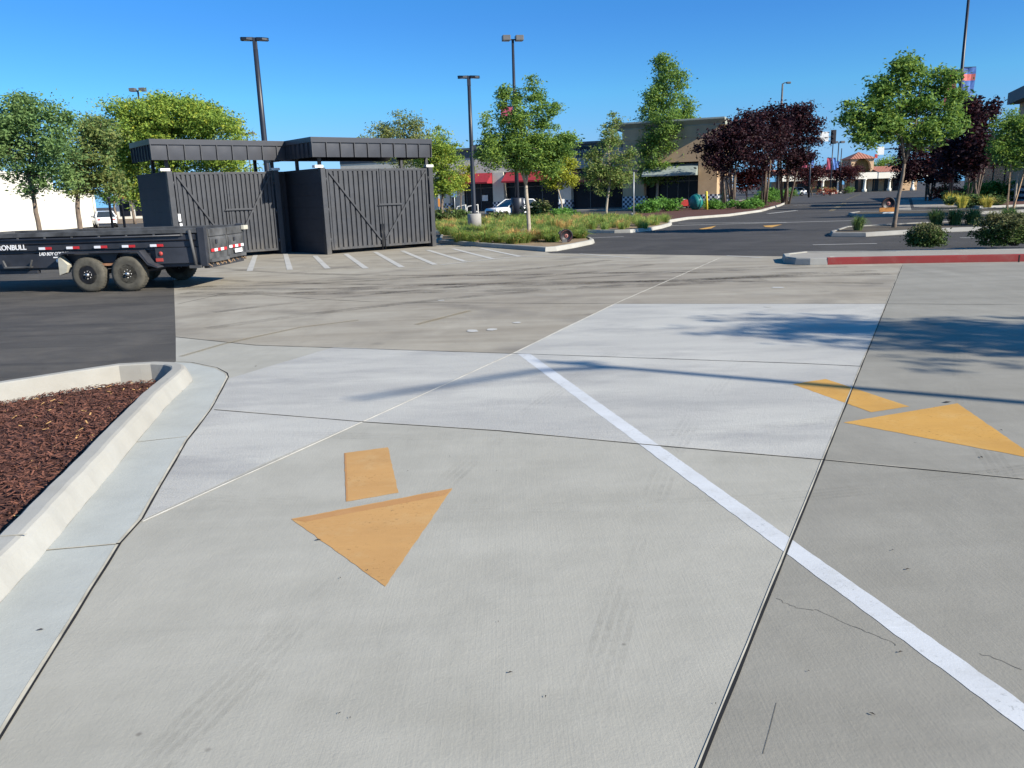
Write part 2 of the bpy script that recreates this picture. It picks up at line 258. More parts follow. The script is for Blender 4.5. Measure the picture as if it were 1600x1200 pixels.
# ------------------------------------------------------------------ mesh helpers
class MB:
    def __init__(s): s.v = []; s.f = []; s.mi = []; s.sm = []
    def add(s, vs, fs, mi=0, smooth=False):
        o = len(s.v); s.v += [tuple(x) for x in vs]
        for f in fs: s.f.append(tuple(o+i for i in f)); s.mi.append(mi); s.sm.append(smooth)
        return s
    def box(s, x0, x1, y0, y1, z0, z1, mi=0):
        v = [(x, y, z) for z in (z0, z1) for y in (y0, y1) for x in (x0, x1)]
        return s.add(v, [(0, 2, 3, 1), (4, 5, 7, 6), (0, 1, 5, 4), (2, 6, 7, 3), (0, 4, 6, 2), (1, 3, 7, 5)], mi)
    def bar(s, a, b, w_, h_, up=(0, 0, 1), mi=0):
        a, b = Vector(a), Vector(b); d = (b-a).normalized(); u = Vector(up)
        x = d.cross(u)
        if x.length < 1e-4: x = d.cross(Vector((0, 1, 0)))
        x.normalize(); y = x.cross(d).normalized()
        v = [p+x*sx*w_/2+y*sy*h_/2 for p in (a, b) for sy in (-1, 1) for sx in (-1, 1)]
        return s.add(v, [(0, 1, 3, 2), (4, 6, 7, 5), (0, 4, 5, 1), (2, 3, 7, 6), (0, 2, 6, 4), (1, 5, 7, 3)], mi)
    def tube(s, pts, rad, n=8, mi=0, cap=True):
        pts = [Vector(p) for p in pts]; rad = rad if isinstance(rad, (list, tuple)) else [rad]*len(pts)
        o = len(s.v); ref = Vector((.31, .95, .05))
        for i, p in enumerate(pts):
            d = (pts[min(i+1, len(pts)-1)]-pts[max(i-1, 0)]).normalized()
            x = d.cross(ref)
            if x.length < .05: x = d.cross(Vector((1, 0, 0)))
            x.normalize(); y = d.cross(x)
            for k in range(n):
                a = 2*math.pi*k/n; q = p+(x*math.cos(a)+y*math.sin(a))*rad[i]; s.v.append(tuple(q))
        for i in range(len(pts)-1):
            for k in range(n):
                k2 = (k+1) % n; s.f.append((o+i*n+k, o+i*n+k2, o+(i+1)*n+k2, o+(i+1)*n+k)); s.mi.append(mi); s.sm.append(True)
        if cap:
            s.f.append(tuple(o+k for k in range(n))[::-1]); s.f.append(tuple(o+(len(pts)-1)*n+k for k in range(n)))
            s.mi += [mi, mi]; s.sm += [False, False]
        return s
    def lathe(s, prof, c=(0, 0, 0), axis='z', n=24, mi=0, smooth=True, cap=True):   # prof (r, h)
        o = len(s.v)
        for r, h in prof:
            for k in range(n):
                a = 2*math.pi*k/n; p = (r*math.cos(a), r*math.sin(a), h)
                if axis == 'y': p = (p[0], p[2], p[1])
                if axis == 'x': p = (p[2], p[0], p[1])
                s.v.append((p[0]+c[0], p[1]+c[1], p[2]+c[2]))
        for i in range(len(prof)-1):
            for k in range(n):
                k2 = (k+1) % n; s.f.append((o+i*n+k, o+i*n+k2, o+(i+1)*n+k2, o+(i+1)*n+k)); s.mi.append(mi); s.sm.append(smooth)
        for i, rev in ((0, True), (len(prof)-1, False)):
            if cap and prof[i][0] > 1e-5:
                f = tuple(o+i*n+k for k in range(n)); s.f.append(f[::-1] if rev else f); s.mi.append(mi); s.sm.append(False)
        return s
    def prism(s, poly, axis, a, b, mi=0):            # poly in the two other axes
        def p(u, v, t): return (t, u, v) if axis == 'x' else (u, t, v) if axis == 'y' else (u, v, t)
        n = len(poly); vs_ = [p(u, v, a) for u, v in poly]+[p(u, v, b) for u, v in poly]
        tri = tessellate_polygon([[Vector((u, v, 0)) for u, v in poly]])
        fs = [tuple(t) for t in tri]+[tuple(n+i for i in t)[::-1] for t in tri]
        fs += [(i, (i+1) % n, n+(i+1) % n, n+i) for i in range(n)]
        return s.add(vs_, fs, mi)
    def poly(s, pts, z=0., mi=0):
        tri = tessellate_polygon([[Vector((x, y, 0)) for x, y in pts]])
        fs = []
        for t in tri:
            a, b, c = (pts[i] for i in t)
            fs.append(tuple(t) if (b[0]-a[0])*(c[1]-a[1])-(b[1]-a[1])*(c[0]-a[0]) > 0 else tuple(t)[::-1])
        return s.add([(x, y, z) for x, y in pts], fs, mi)
    def ribbon(s, pts, w_, z, mi=0, off=0., jit=0.):
        pts = [Vector((p[0], p[1])) for p in pts]
        if jit:
            q = [pts[0]]
            for a, b in zip(pts, pts[1:]):
                n = max(1, int((b-a).length/.25))
                q += [a.lerp(b, (i+1)/n) for i in range(n)]
            pts = q
        vs_ = []
        for i, p in enumerate(pts):
            d = (pts[min(i+1, len(pts)-1)]-pts[max(i-1, 0)]).normalized(); nn = Vector((-d.y, d.x))
            j = random.uniform(-jit, jit); k = w_*(1+random.uniform(-.3, .3) if jit else 1)
            vs_ += [(*(p+nn*(off+j-k/2)), z), (*(p+nn*(off+j+k/2)), z)]
        return s.add(vs_, [(2*i, 2*i+2, 2*i+3, 2*i+1) for i in range(len(pts)-1)], mi)
    def sweep(s, path, prof, closed=False, mi=0):    # prof (offset to the left of the path, z)
        P = [Vector((p[0], p[1])) for p in path]; n = len(P); m = len(prof); o = len(s.v)
        for i, p in enumerate(P):
            a = P[(i-1) % n] if closed or i > 0 else P[i]; b = P[(i+1) % n] if closed or i < n-1 else P[i]
            d1 = (p-a).normalized() if (p-a).length > 1e-6 else (b-p).normalized(); d2 = (b-p).normalized() if (b-p).length > 1e-6 else d1
            n1, n2 = Vector((-d1.y, d1.x)), Vector((-d2.y, d2.x)); nn = (n1+n2); nn.normalize(); k = 1/max(.45, nn.dot(n1))
            for off, z in prof: q = p+nn*off*k; s.v.append((q.x, q.y, z))
        for i in range(n if closed else n-1):
            i2 = (i+1) % n
            for j in range(m-1):
                s.f.append((o+i*m+j, o+i2*m+j, o+i2*m+j+1, o+i*m+j+1)); s.mi.append(mi); s.sm.append(False)
        if not closed:
            s.f.append(tuple(o+j for j in range(m))[::-1] if False else tuple(o+j for j in range(m))); s.f.append(tuple(o+(n-1)*m+j for j in range(m))[::-1]); s.mi += [mi, mi]; s.sm += [False]*2
        return s
    def build(s, name, mats, parent=None, bevel=0., kind=None, label=None):
        me = bpy.data.meshes.new(name); me.from_pydata(s.v, [], s.f)
        for m in (mats if isinstance(mats, (list, tuple)) else [mats]): me.materials.append(m)
        me.polygons.foreach_set('material_index', s.mi); me.polygons.foreach_set('use_smooth', s.sm); me.update()
        o = bpy.data.objects.new(name, me); C.objects.link(o)
        if parent: o.parent = parent
        if bevel:
            b = o.modifiers.new('bevel', 'BEVEL'); b.width = bevel; b.segments = 2; b.limit_method = 'ANGLE'; b.angle_limit = R(40)
        if kind: o['kind'] = kind
        if label: o['label'] = label
        return o
def tag(o, label, cat, group=None, kind=None):
    o['label'] = label; o['category'] = cat
    if group: o['group'] = group
    if kind: o['kind'] = kind
    return o
def thing(name, label, cat, loc=(0, 0, 0), rz=0., group=None):
    o = bpy.data.objects.new(name, None); C.objects.link(o); o.location = loc; o.rotation_euler = (0, 0, rz)
    return tag(o, label, cat, group)
def copy_tree(o, parent=None):
    c = o.copy(); C.objects.link(c)
    if parent: c.parent = parent
    for ch in list(o.children): copy_tree(ch, c)
    return c
def text_mesh(txt, size, name, mat, parent, loc, rot, extrude=.003, shear=0., sx=1.):
    cu = bpy.data.curves.new(name, 'FONT'); cu.body = txt; cu.size = size; cu.extrude = extrude; cu.shear = shear; cu.offset = size*.02
    cu.align_x = 'CENTER'; cu.align_y = 'CENTER'
    t = bpy.data.objects.new(name+'_c', cu); C.objects.link(t); bpy.context.view_layer.update()
    me = bpy.data.meshes.new_from_object(t.evaluated_get(bpy.context.evaluated_depsgraph_get()))
    bpy.data.objects.remove(t); me.materials.clear(); me.materials.append(mat)
    o = bpy.data.objects.new(name, me); C.objects.link(o); o.parent = parent; o.location = loc; o.rotation_euler = rot; o.scale = (sx, 1, 1); return o
def structure(mb, name, mats): return mb.build(name, mats, kind='structure')

# ------------------------------------------------------------------ ground
bed = [(-1.62, -1.6), (-2.62, 3.6), (-2.75, 4.2), (-3.38, 7.36), (-3.5, 8.12), (-3.66, 8.6), (-3.97, 8.76), (-4.36, 8.71), (-5.2, 7.96), (-7.53, 5.92), (-10.8, 2.95), (-10, -1.6)]
gp_ = [(-900, -300), (900, -300), (900, 1500), (-900, 1500)]
gtri = tessellate_polygon([[Vector((x, y, 0)) for x, y in gp_], [Vector((x, y, 0)) for x, y in bed[::-1]]]); gall = gp_+bed[::-1]      # one sheet, open under the mulch bed
structure(MB().add([(x, y, 0) for x, y in gall], [t if (gall[t[1]][0]-gall[t[0]][0])*(gall[t[2]][1]-gall[t[0]][1])-(gall[t[1]][1]-gall[t[0]][1])*(gall[t[2]][0]-gall[t[0]][0]) > 0 else t[::-1] for t in gtri]), 'ground', M['asphalt'])
aline = lambda y: .58+.5235*(y-2.26)
C1w = [(-4.79, 11.33), (-3.37, 10.44), (.01, 9.33), (3.1, 8.28), (aline(8.06), 8.06)]
structure(MB().poly([(-4.04, 9.47), (-4.79, 11.33), (-7.74, 18.57), (-12.2, 29.5), (-40, 29.5), (-40, 3), (-5.3, 8.05), (-4.4, 8.85)], .002), 'asphalt_lot', M['asphalt_left'])
far = [(-4.79, 11.33)]+C1w[1:]+[(9.6, 19.5), (7.64, 21.36), (1.33, 25.28), (1.2, 25.9), (-2.79, 32.4), (-3.2, 38), (-16, 38), (-12.2, 29.5), (-7.74, 18.57)]
structure(MB().poly(far, .004), 'concrete_apron', M['conc_far'])
structure(MB().poly([(aline(-6), -6), (40, -6), (40, 14.5), (9.6, 19.5)]+[(aline(y), y) for y in (8.06, 2)], .004), 'concrete_drive', M['conc_right'])
gout = [(-1.14, -1.03), (-1.88, 2.52), (-2.23, 4.19)]+[gr(*p) for p in ((222, 812), (251, 761), (293, 689), (330, 641))]+[(-3.08, 8.51), (-3.17, 8.72), (-3.39, 9.03), (-3.82, 9.4), (-4.04, 9.47)]
structure(MB().poly([(-1.14, -1.03)]+[(aline(y), y) for y in (2., 8.06)]+C1w[:-1][::-1]+gout[::-1][:-1], .004), 'concrete_slab', M['conc_front'])
curb_path = [(-1.5, -1.5), (-2.5, 3.52), (-2.61, 4.13), (-3.26, 7.32), (-3.37, 8.05), (-3.42, 8.38), (-3.53, 8.63), (-3.72, 8.8), (-3.97, 8.88), (-4.4, 8.83), (-4.8, 8.5), (-5.27, 8.06), (-7.6, 6.0), (-11, 3.0)]
structure(MB().poly(gout+[(-4.2, 9.1), (-4.35, 8.86)]+curb_path[8:0:-1]+[(-1.5, -1.5)], .005), 'gutter', M['gutter'])
prof = [(0, -.12), (0, .01), (.045, .115), (.07, .143), (.095, .15), (.185, .15), (.2, .14), (.2, -.12)]
cp = []
for a, b in zip(curb_path, curb_path[1:]):
    n = max(1, int(math.dist(a, b)/.12))
    cp += [(a[0]+(b[0]-a[0])*i/n+random.uniform(-.004, .004), a[1]+(b[1]-a[1])*i/n+random.uniform(-.004, .004)) for i in range(n)]
structure(MB().sweep(cp, prof), 'kerb', M['kerb'])
for (a, b) in (((0, 838), (42, 835)),):
    structure(MB().ribbon([gr(*a, .15), gr(*b, .15)], .012, .1522), 'kerb_gap', M['joint_edge'])
# mulch bed: a bumpy sheet under thousands of chips
mpoly = [(-1.75, -1.5), (-2.72, 3.6), (-2.85, 4.2), (-3.47, 7.36), (-3.6, 8.2), (-3.75, 8.5), (-3.97, 8.66), (-4.33, 8.6), (-5.15, 7.88), (-7.5, 5.8), (-10.8, 2.8), (-10, -1.5)]
mm = MB().poly(mpoly, -.06)
def inside(x, y, P):
    c = False; j = len(P)-1
    for i in range(len(P)):
        if (P[i][1] > y) != (P[j][1] > y) and x < (P[j][0]-P[i][0])*(y-P[i][1])/(P[j][1]-P[i][1])+P[i][0]: c = not c
        j = i
    return c
k = 0
while k < 30000:
    x, y = random.uniform(-6.5, -2.6), random.uniform(3.2, 8.7)
    if not inside(x, y, mpoly): continue
    k += 1; a = random.uniform(0, 6.28); l = random.uniform(.006, .032); ww = random.uniform(.002, .007); z = random.uniform(-.058, -.036)+.012*(1+math.sin(x*5)*math.sin(y*4))
    tz = random.uniform(-.5, .5)*l; dx, dy = math.cos(a), math.sin(a)
    v = [(x-dx*l-dy*ww, y-dy*l+dx*ww, z-tz), (x+dx*l-dy*ww, y+dy*l+dx*ww, z+tz), (x+dx*l+dy*ww, y+dy*l-dx*ww, z+tz+.003), (x-dx*l+dy*ww, y-dy*l-dx*ww, z-tz+.004)]
    mm.add(v, [(0, 1, 2, 3)], 2 if random.random() < .012 else 1)
def chip_mat():
    t = NT('bark chips'); r = t.n('NewGeometry').outputs['Random Per Island']
    t.col(t.mix(t.rng(r, .1, 1), (.05, .018, .012), (.19, .075, .048))); return t.set(.9)
M['chip'] = chip_mat(); M['chip_pale'] = pm('pale chip', (.5, .3, .12), .9, .2)
tag(mm.build('mulch', [M['mulch'], M['chip'], M['chip_pale']]), 'dark reddish brown bark mulch filling the kerbed bed', 'mulch', kind='stuff')

# sealed patch, joints, paint
structure(MB().poly([gr(*p) for p in ((521, 543), (660, 548), (800, 553), (880, 513), (960, 475), (1385, 475), (1340, 580), (1289, 720), (1000, 694), (780, 674), (565, 660), (400, 731), (222, 814), (251, 761), (293, 689), (330, 641), (358, 592))], .005), 'sealed_patch', M['seal'])
M['joint_pale'] = pm('pale joint sealant', (.66, .62, .53), .85, .2, 5)
def joint(pts, dark=.012, edge=0., off=0., jit=.003, em='joint_edge'):
    m = MB().ribbon(pts, dark, .0074, 0, 0, jit)
    if edge: m.ribbon(pts, edge, .007, 1, off, jit*.6)
    structure(m, 'expansion_joint', [M['joint'], M[em]])
joint([(aline(y), y) for y in (18.25, 14, 12.39, 9, 7, 5.21, 3.92, 2.26, -1)], .011, .009, -.0095, .0012)
joint([gr(*p) for p in ((1125, 403), (960, 475), (800, 553), (565, 660), (221, 816))], .003, .02, .009, .004, 'joint_pale')
joint(C1w, .014); joint([gr(*p) for p in ((335, 641), (565, 660), (780, 674), (1000, 695), (1290, 720), (1600, 750))], .011, .006, .008)
joint([(-6.3, 15.2)]+[gr(*p) for p in ((361, 457), (485, 467), (579, 472), (760, 474), (960, 475), (1385, 475), (1600, 477))]+[(12, 10.2)], .014)
joint(gout, .013, .016, .014, .003)
joint([gr(*p) for p in ((67, 862), (190, 851))], .004, .012, .006); joint([gr(*p) for p in ((205, 693), (292, 683))], .003, .009, .006)
joint([gr(*p) for p in ((262, 457), (400, 428), (800, 404))][1:], .01)
crack = MB()
def crk(pts, w_=.004):
    q = []
    for a, b in zip(pts, pts[1:]):
        for i in range(6): q.append(((a[0]*(6-i)+b[0]*i)/6+random.uniform(-.008, .008), (a[1]*(6-i)+b[1]*i)/6+random.uniform(-.008, .008)))
    crack.ribbon(q, w_, .0056, 0, 0, .001)
crk([gr(*p) for p in ((1215, 937), (1245, 952), (1280, 956), (1330, 980), (1375, 997), (1405, 1012))], .0025); crack.ribbon([gr(1213, 1100), gr(1203, 1140), gr(1192, 1180)], .0018, .0056)
crk([gr(*p) for p in ((1530, 1022), (1565, 1035), (1600, 1050))], .0025); crk([gr(*p) for p in ((700, 712), (1000, 1100))][:1]+[gr(705, 716)], .001)
M['crack'] = pm('crack', (.075, .07, .06), .9, .4, 9)
structure(crack, 'pavement_crack', M['crack'])
wl = [gr(*p) for p in ((808, 553), (915, 635), (1000, 700), (1220, 860))]; wr = [gr(*p) for p in ((828, 553), (935, 635), (1026, 700), (1245, 850))]
wdir = (wl[3][0]-wl[0][0], wl[3][1]-wl[0][1])
ext = lambda p: (p[0]+wdir[0]*.55, p[1]+wdir[1]*.55)
def rough(P, j=.0035, st=.045):
    q = []
    for a, b in zip(P, P[1:]+P[:1]):
        n = max(1, int(math.dist(a, b)/st))
        q += [(a[0]+(b[0]-a[0])*i/n+random.uniform(-j, j)*(i > 0), a[1]+(b[1]-a[1])*i/n+random.uniform(-j, j)*(i > 0)) for i in range(n)]
    return q
structure(MB().poly(rough([wl[0], wl[3], ext(wl[3]), ext(wr[3]), wr[3], wr[0]], .003, .05), .0058), 'white_lane_line', M['white_paint'])
def dblpoly(pts, z): return MB().poly(rough([gr(*p) for p in pts]), z)
ar = dblpoly(((538, 709), (606, 700), (623, 771), (541, 785)), .0058)
ar.poly(rough([gr(*p) for p in ((455, 812), (707, 764), (602, 918))]), .0058)
ar.poly([gr(*p) for p in ((456, 813), (706, 765), (696, 775), (476, 817))], .0063, 1)
ar.poly([gr(*p) for p in ((538, 709), (541, 709), (544, 784), (541, 785))], .0063, 1)
tag(ar.build('road_arrow', [M['orange'], M['orange_edge']], kind='structure'), 'faded orange arrow painted on the concrete in the middle foreground', 'road marking')
ar2 = dblpoly(((1238, 601), (1290, 593), (1421, 636), (1361, 645)), .0058); ar2.poly(rough([gr(*p) for p in ((1318, 661), (1496, 631), (1623, 719))]), .0058)
tag(ar2.build('road_arrow', [M['orange_far']], kind='structure'), 'orange arrow crossing the long joint by the tree shadow', 'road marking')
st = MB()
for a, b, c, d in ((355, 402, 340, 415), (398, 400, 388, 425), (446, 397, 453, 422), (492, 400, 512, 420), (540, 397, 572, 420), (586, 394, 628, 418), (628, 392, 680, 414), (668, 391, 727, 409), (708, 389), (750, 388)) if False else ((357, 401, 343, 415), (399, 399, 390, 424), (446, 397, 453, 422), (492, 400, 512, 420), (540, 397, 572, 420), (586, 394, 628, 418), (628, 392, 680, 414), (668, 391, 727, 409), (708, 389, 770, 405), (750, 388, 812, 401), (700, 381, 745, 385)):
    st.ribbon([gr(a, b), gr(c, d)], .16, .0105)
st.ribbon([gr(690, 414), gr(812, 401), gr(960, 403)], .1, .0107); st.ribbon([gr(905, 397), gr(985, 403)], .12, .0105); st.ribbon([gr(1135, 400), gr(1190, 403)], .12, .0105)
structure(st, 'parking_hatching', M['white_worn'])
yw = MB().ribbon([gr(*p) for p in ((282, 558), (350, 538), (400, 527), (470, 512), (560, 501))], .07, .0105); yw.ribbon([gr(650, 508), gr(735, 486)], .09, .0105)
structure(yw, 'faded_yellow_line', M['yellow_worn'])
sp_ = MB()
for px, py, ww in ((738, 518, .12), (768, 516, .1), (808, 505, .08), (1215, 450, .13), (690, 470, .08), (1200, 480, .07)):
    x, y = gr(px, py); n = 9
    sp_.poly([(x+math.cos(6.283*i/n)*ww*random.uniform(.5, 1.1), y+math.sin(6.283*i/n)*ww*random.uniform(.5, 1.1)) for i in range(n)], .0105)
structure(sp_, 'paint_splatter', M['white_worn'])
lt = MB()
for i in range(16):
    px, py = random.uniform(150, 1600), random.uniform(560, 1190); x, y = gr(px, py); l = random.choice((.006, .008, .012, .02)); a = random.uniform(0, 3.14)
    if inside(x, y, mpoly): continue
    dx, dy = math.cos(a)*l, math.sin(a)*l
    lt.add([(x-dx, y-dy, .009), (x+dy*.35, y-dx*.35, .013), (x+dx, y+dy, .010), (x-dy*.35, y+dx*.35, .0125)], [(0, 1, 2, 3)])
for px, py, l in ((797, 1054, .012), (1480, 630, .045), (497, 846, .02), (63, 987, .018), (1407, 1022, .012), (1395, 862, .01), (1418, 892, .014)):
    x, y = gr(px, py); lt.add([(x-l, y, .009), (x, y-l*.35, .014), (x+l, y+.2*l, .01), (x, y+l*.45, .013)], [(0, 1, 2, 3)])
tag(lt.build('leaf_litter', M['debris']), 'scattered dark leaf bits on the concrete', 'leaf litter', kind='stuff')

# tyre marks swept across the apron by turning lorries
def tyre_mat():
    t = NT('tyre mark'); t.col((.055, .046, .04)); t.set(.85, 0, .2)
    tr_ = t.n('BsdfTransparent'); ms = t.n('MixShader'); f = t.math('MULTIPLY', t.rng(t.noise(1.1, 6, .65), .36, .68), t.rng(t.noise(14, 4, .7), .2, .7))
    t.put(ms.inputs[0], t.math('MULTIPLY', f, .52)); t.t.links.new(tr_.outputs[0], ms.inputs[1]); t.t.links.new(t.b.outputs[0], ms.inputs[2]); t.t.links.new(ms.outputs[0], t.out.inputs[0]); return t.m
M['tyre_mark'] = tyre_mat(); tm = MB()
for i, (cx, cy, r_, a0, a1, w_) in enumerate(((-2, -2, 19.2, 62, 118, .24), (-2, -2, 21.0, 58, 116, .26), (3, 34, 15.5, 215, 300, .3), (3, 34, 17.4, 218, 292, .3), (6, 2, 14.6, 80, 150, .3), (6, 2, 16.3, 84, 148, .22), (-6, 30, 11.8, 250, 318, .34), (-6, 30, 13.6, 252, 315, .3), (1, 40, 23.5, 236, 285, .4), (1, 40, 24.2, 240, 280, .5))):
    n = 26; q = []
    for k in range(n+1):
        a = R(a0+(a1-a0)*k/n); x, y = cx+r_*math.cos(a), cy+r_*math.sin(a)
        if inside(x, y, far): q.append((x, y))
    if len(q) > 2: tm.ribbon(q, w_, .0051+i*.00004)
structure(tm, 'tyre_mark', M['tyre_mark'])

def faint_mat():
    t = NT('faint tyre track'); t.col((.10, .092, .08)); t.set(.85, 0, .2)
    tr_ = t.n('BsdfTransparent'); ms = t.n('MixShader'); f = t.math('MULTIPLY', t.rng(t.noise(.9, 6, .65), .44, .66), t.rng(t.noise(1., 4, .7, t.coord((14, 14, 1))), .3, .7))
    t.put(ms.inputs[0], t.math('MULTIPLY', f, .15)); t.t.links.new(tr_.outputs[0], ms.inputs[1]); t.t.links.new(t.b.outputs[0], ms.inputs[2]); t.t.links.new(ms.outputs[0], t.out.inputs[0]); return t.m
M['faint_track'] = faint_mat(); fm_ = MB()
for i, pts in enumerate((((-1.6, 1.2), (-.9, 3.6), (-.1, 6.2), (1.2, 9.2)), ((-.2, 1.0), (.45, 3.3), (1.2, 5.8), (2.5, 8.6)), ((2.2, 1.2), (2.6, 3.4), (3.6, 6.2), (5.4, 9.4)), ((3.5, 1.4), (3.9, 3.4), (4.8, 6.0), (6.6, 9.0)), ((-2.6, 6.4), (-.6, 6.0), (1.6, 5.9), (4.2, 6.6)), ((-2.4, 5.0), (-.4, 4.5), (1.8, 4.5), (4.4, 5.2)))):
    q = []
    for a, b in zip(pts, pts[1:]): q += [(a[0]+(b[0]-a[0])*k/6, a[1]+(b[1]-a[1])*k/6) for k in range(6)]
    q.append(pts[-1])
    for _ in range(8): q = [q[0]]+[tuple((q[k-1][d]+2*q[k][d]+q[k+1][d])/4 for d in (0, 1)) for k in range(1, len(q)-1)]+[q[-1]]
    for o in (-.07, -.025, .02, .065): fm_.ribbon(q, .03, .0052+i*.00004, 0, o)
structure(fm_, 'tyre_mark', M['faint_track'])

# far lane paint
ln = MB()
for a, b, w_ in (((1040, 353), (1330, 345), .25), ((1270, 383), (1370, 381), .14), ((925, 372), (975, 370), .14), ((1300, 395), (1540, 388), .16), ((1200, 334), (1245, 329), .3), ((1500, 372), (1600, 371), .14), ((1240, 321), (1350, 318), .3), ((1060, 349), (1230, 347.5), .2)): ln.ribbon([gr(*a), gr(*b)], w_, .0105)
structure(ln, 'white_road_line', M['white_worn'])
yl = MB()
for a, b in (((1296, 330), (1318, 317)), ((1300, 330), (1322, 317)), ((1322, 312), (1345, 303))): yl.ribbon([gr(*a), gr(*b)], .18, .0105)
structure(yl, 'yellow_centre_line', M['yellow_worn'])
for poly, lab in ((((1092, 358), (1119, 353), (1112, 357), (1098, 359)), 'small far orange arrow on the asphalt nearer the white kerb'), (((1192, 353), (1222, 351), (1206, 355.5), (1196, 355)), 'small far orange arrow on the asphalt in front of the purple trees')):
    tag(dblpoly(poly, .0105).build('road_arrow', M['orange_far'], kind='structure'), lab, 'road marking')
structure(MB().poly([gr(*p) for p in ((1400, 328), (1397, 312), (1420, 312), (1424, 328))], .006).poly([gr(*p) for p in ((1428, 324), (1424, 309), (1475, 308), (1500, 324))], .006), 'concrete_crossing', M['sidewalk'])

# ------------------------------------------------------------------ kerbed islands
KP = [(0, -.05), (0, .02), (.03, .13), (.06, .15), (.15, .15), (.15, -.05)]
def island(pts, kerb_mat, soil, mats2=None, hk=.15):
    P = list(pts)
    area = sum(P[i][0]*P[(i+1) % len(P)][1]-P[(i+1) % len(P)][0]*P[i][1] for i in range(len(P)))
    if area < 0: P = P[::-1]
    structure(MB().sweep(P, [(a, z*hk/.15) for a, z in KP], True), 'kerb', kerb_mat)
    Q = []
    for i, p in enumerate(P):
        a, b = Vector(P[i-1]), Vector(P[(i+1) % len(P)]); d = (b-a).normalized(); Q.append((p[0]-d.y*.1, p[1]+d.x*.1))
    structure(MB().poly(Q, hk-.04), 'planter_soil', soil); return Q
IA = island([gr(*p) for p in ((684, 380.5), (765, 387), (852, 393.5), (870, 392.5), (900, 387), (926, 381.5), (929, 379.5), (925, 376.5), (890, 372), (800, 368), (690, 367))], M['kerb'], M['soil'])
IB = island([gr(*p) for p in ((640, 364), (760, 364), (860, 364), (960, 364.5), (985, 364), (1015, 361), (1035, 357), (1048, 353), (1050, 351), (1040, 348), (900, 346), (640, 350))], M['kerb'], M['soil'])
IC = island([gr(*p) for p in ((1000, 350), (1040, 349), (1075, 343), (1140, 338), (1190, 331), (1220, 322), (1233, 316), (1232, 312), (1200, 311), (1150, 315), (1060, 326), (985, 336))], M['kerb'], M['mulch'])
M['dark_soil'] = pm('dark planter soil', (.075, .06, .042), .95, .35, 4, .6, 30)
ID = island([gr(*p) for p in ((1296, 367), (1299, 370), (1353, 370), (1450, 364), (1600, 358), (1720, 353), (1720, 340), (1600, 346), (1450, 352), (1320, 359))], M['kerb_grey'], M['dark_soil'])
IE = island([gr(*p) for p in ((1325, 336), (1340, 339.5), (1480, 337), (1620, 331), (1800, 323), (1800, 318), (1600, 325.5), (1480, 331), (1340, 334))], M['kerb_grey'], M['dark_soil'])
IF = island([gr(*p) for p in ((1466, 307), (1476, 316), (1500, 322), (1530, 326), (1600, 323), (1680, 318), (1680, 305), (1560, 303), (1480, 300))], M['kerb'], M['mulch'])
IG = island([gr(*p) for p in ((1225, 303.5), (1300, 303), (1328, 299), (1330, 297.5), (1300, 298), (1225, 299))], M['kerb'], M['soil'])
# red kerb median
rk = [(6.81, 19.11), (7.1, 18.92), (7.49, 18.86), (9.0, 18.66), (11.67, 18.18), (20, 16.6)]
back = [(20, 18.3), (12.66, 19.9), (9.81, 20.45), (7.75, 21.15), (7.0, 20.6), (6.72, 19.6)]
structure(MB().sweep(rk[2:], [(0, -.05), (0, .02), (.02, .15), (.04, .165), (.16, .165), (.16, -.05)]), 'red_kerb', M['red_kerb'])
structure(MB().sweep([back[-1]]+rk[:3], [(0, -.05), (0, .02), (.03, .14), (.05, .163), (.16, .163), (.16, -.05)]), 'kerb', M['kerb_grey'])
structure(MB().sweep(back, [(0, -.05), (0, .02), (.02, .14), (.04, .155), (.16, .155), (.16, -.05)]), 'kerb', M['kerb'])
structure(MB().poly([(p[0]+.05, p[1]+.1) for p in rk]+[(p[0], p[1]-.1) for p in back], .135), 'median_top', M['sidewalk'])
for px in (1592,):
    x, y = gr(px, 410); structure(MB().box(x-.012, x+.012, y-.004, y+.02, 0, .166), 'kerb_joint', M['joint'])
x, y = gr(1315, 411); 
structure(MB().add([(x-.3, y-.02, .17), (x-.2, y-.03, .169), (x-.05, y-.035, .05), (x+.1, y-.05, .045), (x-.1, y-.045, .04)], [(0, 4, 2, 1), (4, 3, 2)]), 'paint_drip', M['white_worn'])

# ------------------------------------------------------------------ plants
def leaf_faces(P, size, asp=.45, up=.5, droop=0.):
    n = len(P); d = rng.normal(size=(n, 3)); d[:, 2] = d[:, 2]*.6-droop; d /= np.linalg.norm(d, axis=1)[:, None]
    u = rng.normal(size=(n, 3)); u[:, 2] += up; s = np.cross(d, u); s /= np.linalg.norm(s, axis=1)[:, None]+1e-9
    L = size*rng.uniform(.65, 1.3, n)[:, None]; W = L*asp
    nn = np.cross(s, d)
    v = np.stack([P-d*L*.5, P+s*W*.5+nn*L*.06, P+d*L*.5, P-s*W*.5+nn*L*.06], 1)
    return v.reshape(-1, 3)
def leaves_obj(name, V, mats, parent, split=None):
    n = len(V)//4; me = bpy.data.meshes.new(name); me.vertices.add(len(V)); me.vertices.foreach_set('co', V.astype(np.float32).ravel())
    me.loops.add(len(V)); me.loops.foreach_set('vertex_index', np.arange(len(V), dtype=np.int32))
    me.polygons.add(n); me.polygons.foreach_set('loop_start', np.arange(0, 4*n, 4, dtype=np.int32)); 
    for m in mats: me.materials.append(m)
    if split is not None: me.polygons.foreach_set('material_index', split.astype(np.int32))
    me.update(calc_edges=True); me.validate()
    o = bpy.data.objects.new(name, me); C.objects.link(o)
    if parent: o.parent = parent
    return o
